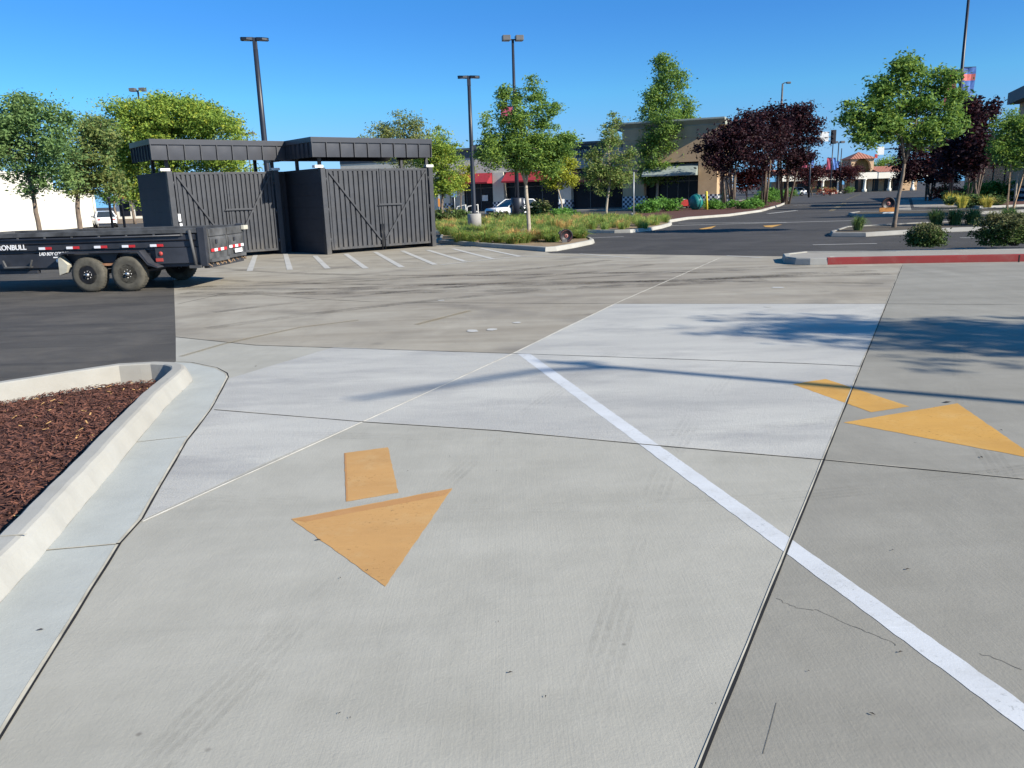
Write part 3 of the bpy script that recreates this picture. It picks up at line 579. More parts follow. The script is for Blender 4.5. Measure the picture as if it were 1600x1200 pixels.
def crown_pts(lobes, nclump, per, rc, shell=.42):
    """lobes: (centre, radii) in metres; clumps of leaves spread through their volume, denser to the outside"""
    vol = np.array([r[0]*r[1]*r[2] for _, r in lobes])**.72; pr = vol/vol.sum()
    out = []; cl = []; order = [i for i, p in enumerate(pr) for _ in range(max(3, int(round(p*nclump))))]
    for i in order:
        c, r = lobes[i]
        d = rng.normal(size=3); d /= np.linalg.norm(d); k = rng.uniform(0, 1)**shell*rng.choice((1., 1., 1., 1.12))
        q = np.array(c)+d*np.array(r)*k; cl.append(q)
        s = rc*rng.uniform(.55, 1.35); m = int(per*rng.uniform(.5, 1.5))
        out.append(q+rng.normal(size=(m, 3))*np.array((s, s, s*.6))*.55)
    return np.concatenate(out), cl
def tree(name, label, base, Y, lobes, mat, bark, stem, n=160, per=30, rc=.4, leaf=.16, group=None, trunk_r=.1, bz=0., asp=.45, limbs=True, cat='tree', stems=1, droop=.1, shell=.42, mat2=None, f2=0., depth=.85):
    """base: pixel foot or world (x, y); lobes in photo px at distance Y; stem: list of px the trunk passes"""
    bx, by = base
    t = thing(name, label, cat, (bx, by, bz), 0, group); LB = []
    for lx, ly, rx, ry in lobes:
        x, z = atd(lx, ly, Y); k = Y/F*1.03; rr = (rx+ry)/2*k*depth
        LB.append(((x-bx, random.uniform(-.35, .35)*rr, z-bz), (rx*k, rr, ry*k)))
    L2 = []
    for c, r in LB:
        L2.append((c, tuple(q*.84 for q in r)))
        for _ in range(3):
            d = rng.normal(size=3); d /= np.linalg.norm(d); d[2] = abs(d[2])*rng.choice((1, 1, 1, -1)); k = rng.uniform(.28, .5)
            L2.append((tuple(np.array(c)+d*np.array(r)*rng.uniform(.75, .95)), tuple(q*k*rng.uniform(.7, 1.2) for q in r)))
    P, cl = crown_pts(L2, int(n*1.6), int(per*1.6), rc*.88, shell); leaf *= .9
    sp = (rng.uniform(size=len(P)) < f2).astype(int) if mat2 else None
    leaves_obj('crown', leaf_faces(P, leaf, asp, .5, droop), [mat]+([mat2] if mat2 else []), t, sp)
    tb = MB(); pts = [(0, 0, -.05)]
    for sx, sy in stem: x, z = atd(sx, sy, Y); pts.append((x-bx, random.uniform(-.05, .05), z-bz))
    top = Vector(pts[-1])
    if stems == 1:
        q = []
        for a, b in zip(pts, pts[1:]): q += [Vector(a).lerp(Vector(b), i/3) for i in range(3)]
        q.append(top); q = [p+Vector((random.uniform(-1, 1), random.uniform(-1, 1), 0))*trunk_r*.18*(0 < i < len(q)-1) for i, p in enumerate(q)]
        rad = [trunk_r*(1.3 if i == 0 else 1-.35*i/len(q)) for i in range(len(q))]
        tb.tube(q, rad, 9)
    if limbs:
        cand = sorted(cl, key=lambda c: random.random())
        big = sorted(LB, key=lambda q: -q[1][0]*q[1][2])[:6 if stems == 1 else 8]
        for i, (c, r) in enumerate(big):
            st_ = top if stems == 1 else Vector((random.uniform(-.35, .35), random.uniform(-.35, .35), -.05))
            e = Vector(c)+Vector((0, 0, r[2]*.45)); e = Vector((e.x, e.y, max(e.z, st_.z+.4)))
            m1 = st_.lerp(e, .4)+Vector(((st_.x-e.x)*.16+random.uniform(-.1, .1)*abs(e.z-st_.z), random.uniform(-.15, .15), (e.z-st_.z)*.12))
            r0 = trunk_r*(.5 if stems == 1 else .62)
            tb.tube([st_, m1, st_.lerp(e, .75), e], [r0, r0*.75, r0*.45, r0*.15], 6)
            for c2 in cand[i*3:i*3+3]:
                c2 = Vector(c2)
                if (c2-m1).length < 2.5*max(r)+.6: tb.tube([m1, m1.lerp(c2, .5)+Vector((0, 0, .06)), c2], [r0*.4, r0*.25, r0*.08], 5)
    tb.build('trunk', bark, t); return t
def grass(mb, x, y, z, hgt, sprd, nb, mi=0, lean=0.):
    for _ in range(nb):
        a = random.uniform(0, 6.283); r = random.uniform(0, sprd*.35); h_ = hgt*random.uniform(.55, 1.1); o = random.uniform(.2, 1.)*sprd
        bx, by = x+math.cos(a)*r, y+math.sin(a)*r; dx, dy = math.cos(a)*o, math.sin(a)*o; w_ = .006+.007*random.random(); px_, py_ = -math.sin(a)*w_, math.cos(a)*w_
        mx, my, mz = bx+dx*.35, by+dy*.35, z+h_*.72
        mb.add([(bx-px_, by-py_, z), (bx+px_, by+py_, z), (mx+px_, my+py_, mz), (mx-px_, my-py_, mz), (bx+dx, by+dy, z+h_*(1.08-.75*(o/sprd)**1.6*random.uniform(.5, 1.1)))], [(0, 1, 2, 3), (3, 2, 4)], mi if random.random() > .12 else 1)
def grass_mass(name, label, poly, z, step, hgt, sprd, nb, mats, straw=0., excl=None):
    xs, ys = [p[0] for p in poly], [p[1] for p in poly]; m = MB(); x = min(xs)
    while x < max(xs):
        y = min(ys)
        while y < max(ys):
            qx, qy = x+random.uniform(-.4, .4)*step, y+random.uniform(-.4, .4)*step
            if inside(qx, qy, poly) and not (excl and excl(qx, qy)): grass(m, qx, qy, z, hgt*random.uniform(.7, 1.15), sprd, nb, 1 if random.random() < straw else 0)
            y += step
        x += step
    tag(m.build(name, mats), label, 'grass', kind='stuff')
def bush(name, label, loc, rx, ry, h, mat, leaf, n, per, rc, mat2=None, f2=0., cat='shrub', group=None, asp=.5, boxy=False, zmin=0.):
    t = thing(name, label, cat, loc, 0, group); lob = []
    if boxy:
        k = max(2, int(rx/(h*.45)))
        for i in range(k):
            for zz in (.33, .68): lob.append((((i+.5)/k*2*rx-rx+random.uniform(-.05, .05), random.uniform(-.1, .1), h*zz), (rx/k*1.25, ry, h*.34)))
    else:
        for _ in range(6):
            a = random.uniform(0, 6.28); lob.append(((math.cos(a)*rx*.42, math.sin(a)*ry*.42, h*random.uniform(.28, .62)), (rx*.6, ry*.6, h*.38)))
    P, cl = crown_pts(lob, n, per, rc, .35); P = P[P[:, 2] > zmin+.02]
    sp = None
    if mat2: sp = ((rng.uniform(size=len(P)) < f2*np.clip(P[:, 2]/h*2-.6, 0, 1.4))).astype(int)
    leaves_obj('foliage', leaf_faces(P, leaf, asp, .9), [mat]+([mat2] if mat2 else []), t, sp)
    s_ = MB()
    for q in cl[:14]: s_.tube([(q[0]*.15, q[1]*.15, 0), (q[0]*.6, q[1]*.6, q[2]*.6), tuple(q)], [.015, .01, .004], 5)
    s_.build('stem', M['bark_dark'], t); return t
w2 = lambda px, Y: atd(px, 300, Y)[0]
def base_at(px, py, Y): return (atd(px, py, Y)[0], Y)
tree('broad_street_tree', 'leafy blue green tree at the far left, nearest the cream wall', base_at(65, 385, 30), 30, [(50, 215, 55, 50), (15, 240, 42, 48), (85, 240, 42, 48), (55, 180, 35, 30), (5, 195, 28, 30), (60, 275, 48, 28), (-35, 230, 50, 52), (25, 165, 16, 16), (95, 190, 16, 18)], L_blue, M['bark'], [(60, 345), (52, 305), (50, 295)], 230, 34, .38, .15, trunk_r=.09)
tree('broad_street_tree', 'olive tinged tree between the far left tree and the dark enclosure', base_at(128, 380, 34.5), 34.5, [(140, 235, 42, 38), (150, 272, 42, 32), (120, 285, 32, 24), (160, 205, 30, 25), (112, 258, 28, 28), (175, 285, 20, 20)], L_olive, M['bark'], [(124, 345), (120, 310), (118, 300)], 170, 34, .38, .15, trunk_r=.11, mat2=L_blue, f2=.3)
tree('canopy_tree', 'wide domed yellow green tree rising behind the left enclosure', (w2(270, 52), 52), 52, [(270, 200, 100, 44), (200, 218, 54, 42), (345, 216, 52, 42), (270, 176, 70, 26), (165, 215, 35, 32), (225, 255, 60, 40), (330, 262, 62, 42), (215, 185, 35, 22), (320, 188, 40, 26), (185, 250, 28, 30), (205, 300, 22, 25)], L_green, M['bark_dark'], [(262, 330), (260, 300)], 640, 42, .6, .21, trunk_r=.28, mat2=L_yel, f2=.12, shell=.33)
tree('street_tree', 'dull olive tree crown peeking over the right enclosure roof', (w2(628, 60), 60), 60, [(625, 212, 50, 26), (655, 218, 32, 24), (595, 215, 26, 18), (635, 200, 28, 18), (670, 240, 22, 30), (620, 240, 50, 30)], L_olive, M['bark'], [(626, 300), (626, 260)], 170, 26, .5, .19, trunk_r=.13)
tree('street_tree', 'green tree with yellow tips right beside the enclosure post', (w2(692, 50), 50), 50, [(695, 262, 30, 40), (690, 228, 20, 22), (682, 290, 22, 18), (705, 290, 18, 18), (670, 255, 18, 35)], L_green, M['bark'], [(690, 325), (692, 300)], 150, 30, .42, .17, trunk_r=.1, mat2=L_yel, f2=.15)
tree('street_tree', 'small tree turning yellow beside the first red awning', (w2(722, 56), 56), 56, [(722, 278, 12, 16), (715, 292, 12, 10), (732, 268, 8, 9)], L_yel, M['bark'], [(720, 320), (720, 300)], 40, 22, .35, .17, trunk_r=.05)
tree('ash_tree', 'upright feathery green tree growing in the nearest grassy island', base_at(827, 381, 30.6), 30.6, [(820, 240, 50, 34), (774, 242, 24, 28), (866, 242, 28, 28), (800, 220, 40, 34), (850, 225, 36, 36), (787, 185, 8, 32), (846, 180, 12, 34), (832, 150, 7, 24), (786, 152, 6, 20), (886, 228, 12, 24), (765, 205, 8, 26), (862, 172, 9, 18), (812, 165, 8, 26), (757, 238, 12, 22), (806, 262, 24, 12), (846, 262, 30, 12), (814, 195, 22, 26)], L_mid, M['bark_pale'], [(826, 340), (822, 305), (822, 290)], 430, 30, .26, .13, trunk_r=.085, mat2=L_green, f2=.35, asp=.38)
tree('street_tree', 'small sapling with bright yellow green leaves right of the white car', base_at(879, 335, 72), 72, [(874, 268, 20, 18), (888, 255, 12, 12), (862, 285, 16, 12), (890, 282, 10, 10)], L_yel, M['bark_pale'], [(877, 315), (872, 295)], 80, 24, .55, .24, trunk_r=.09)
tree('pear_tree', 'slender grey green tree with thin trunk left of the columnar pear', base_at(947, 347, 51), 51, [(950, 255, 28, 38), (938, 285, 26, 22), (955, 215, 14, 26), (972, 270, 18, 24), (928, 262, 14, 26), (960, 192, 7, 14), (985, 250, 8, 14)], L_olive, M['bark_pale'], [(948, 320), (953, 285), (953, 270)], 170, 24, .42, .17, trunk_r=.085, mat2=L_mid, f2=.35)
tree('pear_tree', 'tall columnar pear tree in front of the tan tower', base_at(1026, 329, 79), 79, [(1040, 195, 34, 60), (1030, 250, 34, 36), (1038, 125, 16, 32), (1062, 200, 16, 50), (1012, 255, 20, 34), (1050, 250, 28, 30), (1036, 100, 7, 14), (1060, 130, 10, 26), (1022, 160, 16, 30), (1076, 180, 6, 24), (1040, 268, 28, 16), (1014, 272, 18, 18), (1060, 262, 20, 18), (1030, 225, 36, 20)], L_mid, M['bark_pale'], [(1027, 300), (1028, 270), (1030, 250)], 560, 32, .7, .27, trunk_r=.16, mat2=L_green, f2=.3, shell=.36)
PG = 'purple plum trees along the kerb'
def plum(label, base, Y, lobes, n, r, mat=L_plum, leaf=.3, group=PG): return tree('plum_tree', label, base, Y, lobes, mat, M['bark'], [], int(n*.72), 26, .75*Y/76, leaf, group, r, stems=5, asp=.55, shell=.38, mat2=L_plumred, f2=.12)
plum('purple leaved tree standing nearest the yellow bollard', base_at(1140, 334, 72), 72, [(1140, 240, 44, 30), (1112, 228, 28, 26), (1165, 225, 35, 34), (1138, 212, 34, 20), (1120, 255, 24, 18)], 210, .16)
plum('purple leaved tree in the middle of the clump, dense rounded crown', base_at(1192, 324, 77), 77, [(1200, 205, 38, 36), (1190, 235, 40, 38), (1212, 182, 24, 20), (1180, 200, 28, 26)], 230, .16)
plum('tallest purple leaved tree in the clump, reaching nearest the traffic signal', base_at(1226, 318, 82), 82, [(1250, 222, 34, 38), (1245, 192, 26, 24), (1232, 250, 36, 28), (1260, 182, 9, 16), (1272, 210, 14, 24), (1225, 205, 24, 30), (1238, 178, 8, 10)], 250, .17)
plum('low reddish plum bush under the purple trees', base_at(1172, 326, 78), 78, [(1178, 278, 24, 20), (1160, 285, 18, 16)], 70, .1, L_plumred)
plum('small distant purple tree left of the banner posts', base_at(1266, 301, 140), 140, [(1262, 274, 28, 12), (1250, 265, 14, 10), (1278, 270, 14, 10)], 90, .14, L_plumred, .42)
plum('small distant purple tree right of the banner posts', base_at(1320, 300, 150), 150, [(1320, 273, 22, 9), (1308, 268, 12, 8), (1332, 268, 12, 7)], 80, .14, L_plumred, .42)
tree('ash_tree', 'green tree with leaning trunk in the right traffic island', base_at(1396, 360, 31.9), 31.9, [(1412, 195, 50, 36), (1368, 195, 40, 32), (1342, 172, 22, 22), (1400, 140, 30, 32), (1422, 104, 20, 22), (1470, 170, 34, 34), (1482, 130, 22, 26), (1502, 150, 16, 14), (1440, 210, 36, 22), (1360, 220, 26, 16), (1460, 212, 26, 18), (1435, 150, 26, 34), (1376, 160, 26, 24), (1490, 195, 20, 16), (1325, 190, 10, 12), (1402, 112, 14, 12)], L_mid, M['bark'], [(1402, 320), (1409, 280), (1413, 256)], 330, 22, .3, .19, trunk_r=.085, mat2=L_green, f2=.3, asp=.4, shell=.4)
plum('dark purple tree behind the banner pole at the right', base_at(1518, 318, 58), 58, [(1532, 200, 24, 34), (1512, 232, 32, 36), (1522, 172, 18, 20), (1492, 252, 28, 30), (1532, 242, 24, 34), (1550, 175, 8, 12)], 280, .12, group='dark plum trees on the right side of the street')
plum('very dark purple tree seen under the right green tree', base_at(1452, 310, 78), 78, [(1440, 252, 36, 30), (1465, 268, 36, 24), (1420, 268, 22, 18), (1475, 235, 20, 26)], 200, .15, group='dark plum trees on the right side of the street')
tree('staked_tree', 'young green tree held by timber stakes at the right edge', base_at(1583, 336, 42), 42, [(1582, 222, 26, 34), (1608, 212, 30, 42), (1572, 245, 18, 20), (1592, 188, 16, 16), (1560, 232, 10, 14), (1630, 230, 30, 40), (1600, 255, 20, 14)], L_mid, M['bark_pale'], [(1586, 300), (1592, 255), (1594, 240)], 230, 26, .36, .16, trunk_r=.06, mat2=L_green, f2=.4)
FG = 'trees far beyond the roofs'
tree('far_tree', 'bluish green far tree behind the purple clump', (w2(1250, 190), 190), 190, [(1250, 250, 12, 14), (1240, 258, 12, 12), (1230, 275, 20, 14)], L_blue, M['bark'], [(1246, 280)], 60, 24, 1.3, .5, FG, .2)
tree('far_tree', 'pale far tree crown right of the tiled tower', (w2(1386, 230), 230), 230, [(1386, 256, 20, 9), (1372, 262, 14, 8), (1404, 260, 14, 10)], L_green, M['bark'], [(1386, 270)], 60, 24, 1.5, .5, FG, .2)
tree('far_tree', 'hazy far tree left of the tiled tower', (w2(1322, 240), 240), 240, [(1320, 262, 8, 10), (1311, 268, 8, 8)], L_blue, M['bark'], [(1320, 280)], 36, 24, 1.4, .5, FG, .2)
tree('far_tree', 'yellow tinted tree seen in the gap beside the left enclosure', (w2(205, 85), 85), 85, [(206, 270, 14, 18), (196, 298, 14, 12), (214, 290, 12, 14)], L_yel, M['bark'], [(205, 320), (205, 300)], 80, 26, .8, .28, FG, .14, mat2=L_green, f2=.4)
tree('far_tree', 'darker green tree beside the end of the cream wall', (w2(178, 90), 90), 90, [(176, 285, 12, 20), (170, 310, 12, 10), (185, 262, 10, 14)], L_mid, M['bark'], [(178, 325), (178, 305)], 70, 26, .8, .28, FG, .14)
# street trees just out of the frame on the right: they throw the leafy shadow over the drive
SG = 'street trees to the right of the drive'
def wtree(label, x, y, lob, s=1., n=330):
    t = thing('street_tree', label, 'tree', (x, y, 0), 0, SG)
    P, cl = crown_pts(lob, n, 17, .2, .6); leaves_obj('crown', leaf_faces(P, .15, .4, .5, .1), [L_mid], t)
    tb = MB().tube([(0, 0, -.05), (.03, .02, 1.2), (0, 0, 2.6)], [.11, .085, .075], 9)
    for c, r in lob: tb.tube([(0, 0, 2.5), (c[0]*.5, c[1]*.5, 2.5+(c[2]-2.5)*.55), c], [.05, .035, .01], 6)
    tb.build('trunk', M['bark_pale'], t)
wtree('green street tree just right of the frame, its crown shading the sealed patch', 14.7, 3.9, [((0, -1.7, 5.2), (1.4, 1.1, .7)), ((0, 0, 5.7), (2, 2, .9)), ((-.6, .6, 6.7), (1.3, 1.4, .8)), ((.7, -.5, 6.7), (1.2, 1.2, .9)), ((.2, .2, 7.2), (.8, .8, .5)), ((-.2, 1.2, 5.4), (1., .9, .5))], 1, 460)
wtree('second green street tree beyond the right edge of the frame', 18., 2.7, [((0, -1.5, 5.2), (1.5, 1.2, .7)), ((0, 0, 5.5), (2.1, 2, 1)), ((-.7, .5, 6.6), (1.3, 1.3, .8)), ((.7, -.4, 6.7), (1.2, 1.1, .9)), ((0, 0, 7.9), (.9, .9, .8)), ((0, 1.3, 5.3), (1.1, 1, .6))], 1, 540)
wtree('street tree beyond the right edge, past the hedge', 24.5, 28.5, [((0, 0, 3.6), (2, 2, 1)), ((-.7, .5, 4.6), (1.3, 1.3, .9)), ((.7, -.4, 4.6), (1.2, 1.2, .9)), ((0, 0, 5.6), (.9, .9, .8))], 1, 420)
wtree('street tree beyond the right edge, by the second island', 30, 36, [((0, 0, 3.6), (2.2, 2.2, 1)), ((-.7, .5, 4.8), (1.4, 1.4, 1)), ((.8, -.4, 4.7), (1.3, 1.3, .9)), ((0, 0, 6), (1, 1, .9))], 1, 420)
wtree('street tree farthest beyond the right edge', 37, 44, [((0, 0, 3.8), (2.4, 2.4, 1.1)), ((-.7, .5, 5.2), (1.5, 1.5, 1.1)), ((.8, -.4, 5), (1.4, 1.4, 1)), ((0, 0, 6.6), (1, 1, 1))], 1, 420)
# ground planting
grass_mass('ornamental_grass', 'tufted green ornamental grass around the island tree', IA, .11, 1.02, .5, .66, 420, [G_green, G_straw], .03, lambda x, y: (x > .6 and y < 28.6-(x-.6)*-.6) or (x > -.2 and y < 28.2 and x < 1.2) or (x > 1.75 and y < 30.3))
grass_mass('ornamental_grass', 'long strip of green and straw coloured grass before the shops', IB, .11, .85, .5, .5, 120, [G_green, G_straw], .12, lambda x, y: abs(x+1.6) < .6 and y < 43.6)
def tuft(name, label, px, py, Y, hgt, sprd, nb, mats, group='grass tufts on the right planters', cat='grass tuft'):
    x = atd(px, py, Y)[0]; t = MB(); grass(t, 0, 0, 0, hgt, sprd, nb); o = t.build(name, mats); o.location = (x, Y, .1); tag(o, label, cat, group); return o
tuft('grass_tuft', 'dark grass tuft at the left tip of the right traffic island', 1340, 362, 30.6, .62, .45, 260, [G_dark, G_green])
for i, (px, lab) in enumerate(((1462, 'dark green grass tuft just behind the round shrub'), (1492, 'dark green grass tuft between the round shrub and the hedge'), (1518, 'dark green grass tuft behind the left end of the hedge'), (1575, 'bright green grass tuft above the hedge'))):
    tuft('grass_tuft', lab, px, 352, 32.5-i*.1, .72, .62, 360, [G_dark if i < 3 else G_green, G_green])
tuft('golden_grass', 'golden grass tuft on the right planter, left of its twin', 1502, 326, 52, .95, .75, 220, [G_gold, G_green], 'golden grass tufts'); tuft('golden_grass', 'golden grass tuft nearest the staked tree', 1541, 328, 50, .85, .75, 220, [G_gold, G_straw], 'golden grass tufts')
tuft('golden_grass', 'golden grass tuft at the foot of the banner pole', 1484, 318, 58, 1.0, .7, 200, [G_gold, G_green], 'golden grass tufts')
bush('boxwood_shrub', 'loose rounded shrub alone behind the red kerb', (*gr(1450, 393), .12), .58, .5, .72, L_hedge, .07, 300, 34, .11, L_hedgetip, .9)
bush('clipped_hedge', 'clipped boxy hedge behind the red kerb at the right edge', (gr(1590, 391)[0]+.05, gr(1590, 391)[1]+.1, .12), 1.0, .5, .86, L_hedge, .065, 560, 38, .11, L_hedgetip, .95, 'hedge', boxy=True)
SH = 'low shrubs in the shop planter'
def sh(label, px, py, Y, rx, h, mat=L_shrub, n=70, mat2=None, group=SH): bush('low_shrub', label, (atd(px, py, Y)[0], Y, .1), rx, rx*.7, h, mat, .2, n, 24, .28, mat2, .5, group=group, zmin=-.1)
sh('bushy green shrub left of the columnar pear trunk', 1008, 336, 63, 1.3, 1.0); sh('bushy green shrub right of the columnar pear trunk', 1044, 334, 66, 1.6, 1.1)
sh('low green shrub beside the yellow bollard', 1115, 332, 68, 1.2, .75); sh('low green shrub under the first purple tree', 1160, 332, 66, 1.6, .8); sh('low green shrub at the bend of the beige kerb', 1182, 326, 74, 1.3, .8); sh('low green shrub at the far corner of the planter', 1215, 314, 92, 2.2, 1.7)
sh('low shrub behind the purple trunks', 1198, 316, 88, 1.8, 1.3)
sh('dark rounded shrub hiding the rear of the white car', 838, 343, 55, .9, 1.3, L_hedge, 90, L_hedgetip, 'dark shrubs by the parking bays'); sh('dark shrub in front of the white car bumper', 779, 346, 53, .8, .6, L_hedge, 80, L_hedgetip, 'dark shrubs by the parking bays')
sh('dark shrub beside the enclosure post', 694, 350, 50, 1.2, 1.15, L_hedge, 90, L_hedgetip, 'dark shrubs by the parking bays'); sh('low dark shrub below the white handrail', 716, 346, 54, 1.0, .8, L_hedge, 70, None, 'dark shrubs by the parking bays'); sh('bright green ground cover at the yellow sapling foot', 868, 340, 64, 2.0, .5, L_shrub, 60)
RS = 'shrubs in the right planter'
sh('tall bright green shrub right of the purple tree trunk', 1532, 313, 66, 1.6, 1.6, L_shrub, 110, None, RS); sh('bright green shrub nearest the right building', 1562, 312, 66, 1.5, 1.7, L_shrub, 110, None, RS); sh('low dark shrub spreading behind the golden grass', 1530, 322, 55, 2.2, .8, L_hedge, 120, None, RS)
sh('red flowering shrub beside the banner pole', 1496, 309, 72, .9, 1.2, L_red, 70, None, RS); sh('orange brown shrub left of the banner pole', 1472, 309, 78, 1.4, 1.6, L_red, 80, L_olive, RS); sh('grey green shrub at the banner pole foot', 1484, 313, 66, 1.0, 1.1, L_olive, 70, None, RS)
FS = 'shrubs in the distant median'
sh('green shrub at the left of the distant median', 1238, 303, 120, 2., 1.3, L_mid, 50, None, FS); sh('reddish shrub in the distant median', 1288, 303, 128, 2.4, 1.5, L_red, 50, L_olive, FS); sh('green shrub at the tip of the distant median', 1324, 299.5, 150, 1.6, 1.3, L_mid, 40, None, FS)
# ------------------------------------------------------------------ refuse enclosures
EA = R(39); ed = Vector((math.cos(EA), math.sin(EA))); en = Vector((-ed.y, ed.x))
BP = M['black_paint']
def gate_leaf(par, x0, x1, z0, z1, mirror, label):
    W = x1-x0; g = MB(); n = 10
    g.box(x0+.05, x1-.05, .035, .05, z0+.05, z1-.05)
    for i in range(n):                                   # pressed ribs
        a = x0+.07+(W-.14)*i/n; b = a+(W-.14)/n; q = .03
        g.prism([(a+.004, .036), (a+.014, -.012), (b-.042, -.012), (b-.03, .036)], 'z', z0+.06, z1-.06)
    for a, b in ((x0, x0+.07), (x1-.07, x1)): g.box(a, b, -.01, .052, z0, z1)
    for a, b in ((z0, z0+.08), (z1-.08, z1)): g.box(x0+.07, x1-.07, -.009, .051, a, b)
    o = g.build('gate', BP, par, .006, label=label)
    p, q = ((x0+.1, z1-.12), (x1-.08, z0+.25)) if not mirror else ((x1-.1, z1-.12), (x0+.08, z0+.25))
    MB().bar((p[0], -.035, p[1]), (q[0], -.035, q[1]), .04, .06).build('brace', BP, o, .004)
    xs = x0 if not mirror else x1; s = 1 if not mirror else -1
    for z in (z0+.35, (z0+z1)/2, z1-.35): MB().tube([(xs-.03*s, -.01, z-.07), (xs-.03*s, -.01, z+.07)], .025, 8).build('hinge', BP, o)
    return o
def enclosure(name, label, P, L, dep, darkpatch):
    e = thing(name, label, 'enclosure', (P[0], P[1], 0), EA, 'refuse enclosures'); ht = 2.895
    MB().box(-.02, .18, .13, dep, 0, ht).build('block_wall', M['cmu'], e)
    MB().box(L-.16, L+.04, .13, dep, 0, ht).build('block_wall', M['cmu'], e)
    MB().box(.18, L-.16, dep-.2, dep-.002, 0, ht-.003).build('block_wall', M['cmu'], e)
    for x in (.0, L-.12):
        p = MB().box(x-.03, x+.15, -.05, .13, 0, ht+.01).build('gate_post', BP, e, .01)
        sx = -.14 if x < 1 else -.02
        MB().box(x+sx-.05, x+sx+.26, .02, .24, ht+.012, ht+.1).build('white_cap', M['white_cap'], p, .008)
    mid = L/2
    gate_leaf(e, .19, mid-.012, .14, ht-.03, False, None); gr_ = gate_leaf(e, mid+.012, L-.2, .14, ht-.03, True, None)
    lb = MB().bar((mid-.12, -.05, 1.62), (mid+.85, -.05, 1.62), .05, .06); lb.box(mid-.16, mid+.1, -.07, -.02, 1.585, 1.6); lb.build('latch_bar', BP, e, .004)
    for s in (-.06, .06): MB().tube([(mid+s, -.04, .02), (mid+s, -.04, .95)], .014, 8).build('drop_rod', M['rim'], e)
    # roof on short posts
    x0, x1, y0, y1, zb, zt = (-.36, L-.12, -.22, 2.15, 3.24, 3.86) if darkpatch else (-.5, L+.45, -.3, 1.9, 3.24, 3.86)
    rf = MB().box(x0+.02, x1-.02, y0+.02, y1-.02, zb+.22, zb+.28)
    rf.box(x0, x1, y0, y1, zt-.012, zt); rf.box(x0-.035, x1+.035, y0-.035, y1+.035, zt-.15, zt+.02)
    if darkpatch: rf.prism([(y1-.12, zt-.15), (y1+.02, zt-.15), (y1+1.0, zb+.02), (y1+.7, zb+.02)], 'x', x0+.001, x1-.001)
    r_ = rf.build('roof', M['roof_metal'], e, .006)
    fs = MB()                                            # fascia pans, each slightly bowed, with standing seams
    n = 9
    for i in range(n):
        a, b = x0+(x1-x0)*i/n+.02, x0+(x1-x0)*(i+1)/n-.02; jb = random.uniform(.0, .012)
        G = [(a+(b-a)*u/4, y0+.02-.012*math.sin(math.pi*u/4)*(math.sin(math.pi*v/3))-jb*v/3, zb+(zt-.15-zb)*v/3) for v in range(4) for u in range(5)]
        fs.add(G, [(v*5+u, v*5+u+1, v*5+u+6, v*5+u+5) for v in range(3) for u in range(4)], 0, True)
    for i in range(n+1): x = x0+(x1-x0)*i/n; fs.box(x-.016, x+.016, y0-.03, y0+.04, zb, zt-.15, 1)
    m = 7
    fs.box(x0+.008, x0+.02, y0+.04, y1-.02, zb, zt-.15); fs.box(x1-.02, x1-.008, y0+.04, y1-.02, zb, zt-.15)
    for i in range(1, m+1):
        y = y0+(y1-y0)*i/m-.05; fs.box(x0-.03, x0+.008, y-.016, y+.016, zb, zt-.15, 1); fs.box(x1-.008, x1+.03, y-.016, y+.016, zb, zt-.15, 1)
    fs.box(x0+.02, x1-.02, y0+.03, y0+.06, zb, zb+.2, 1)
    fs.build('fascia', [M['roof_metal'], BP], r_)
    for x in (.02, L-.14):
        for y in (.02, y1-.25): MB().box(x, x+.1, y+.13*(y < 1), y+.1+.13*(y < 1), ht-.001, zb+.24).build('roof_post', BP, e)
    return e
PR = (-6.22, 27.95); PL = (-8.04-ed.x*3.75, 29.24-ed.y*3.75)
er = enclosure('refuse_enclosure', 'right hand charcoal refuse enclosure, fully visible with closed ribbed double gates', PR, 4.47, 3.7, 1)
el = enclosure('refuse_enclosure', 'left hand charcoal refuse enclosure, its gates partly hidden by the black trailer', PL, 3.75, 3.4, 0)
for x, z in ((.05, 1.3), (.07, 1.0)): MB().box(x+.11, x+.19, -.062, -.045, z, z+.24).build('white_sticker', M['letter'], el)

MB().box(3.8, 4.5, .7, .9, 0, 2.89).build('block_wall', M['cmu'], el)
# ------------------------------------------------------------------ dump trailer
tr = thing('dump_trailer', 'black dusty tandem axle dump trailer parked on the asphalt before the left enclosure', 'trailer', (-9.31, 17.85, 0), R(-4.5))
T, TD = M['trailer'], M['trailer_dusty']
xr, xf, yn, yf, zb, zt = 2.64, -3.2, .24, 2.3, .93, 1.33
b = MB()
b.box(xf, xr, yn, yn+.04, zb, zt-.1); b.box(xf, xr, yf-.04, yf, zb, zt-.1); b.box(xf, xf+.04, yn+.04, yf-.04, zb, zt-.1); b.box(xf, xr-.02, yn+.04, yf-.04, zb-.06, zb+.02)
b.prism([(yn, zb+.13), (yn-.035, zb+.16), (yn-.035, zb+.26), (yn, zb+.3)], 'x', xf+.1, xr-.18)
b.build('dump_bed', T, tr, .008)
tp = MB()
for y in (yn-.05, yf-.05): tp.box(xf-.02, xr, y, y+.1, zt-.1, zt)
tp.box(xf-.02, xf+.08, yn+.05, yf-.05, zt-.099, zt-.001); tp.build('top_rail', TD, tr, .01)
for i in range(9):
    x = xf+.3+i*.63
    MB().bar((x, yn-.045, zt-.13), (x+.035, yn-.045, zt-.13), .03, .05).build('tie_hook', TD, tr)
MB().tube([(xf+.2, yn-.07, zt-.14), (-.5, yn-.075, zt-.15), (xr-.5, yn-.07, zt-.14)], .018, 7).build('tarp_rod', T, tr)
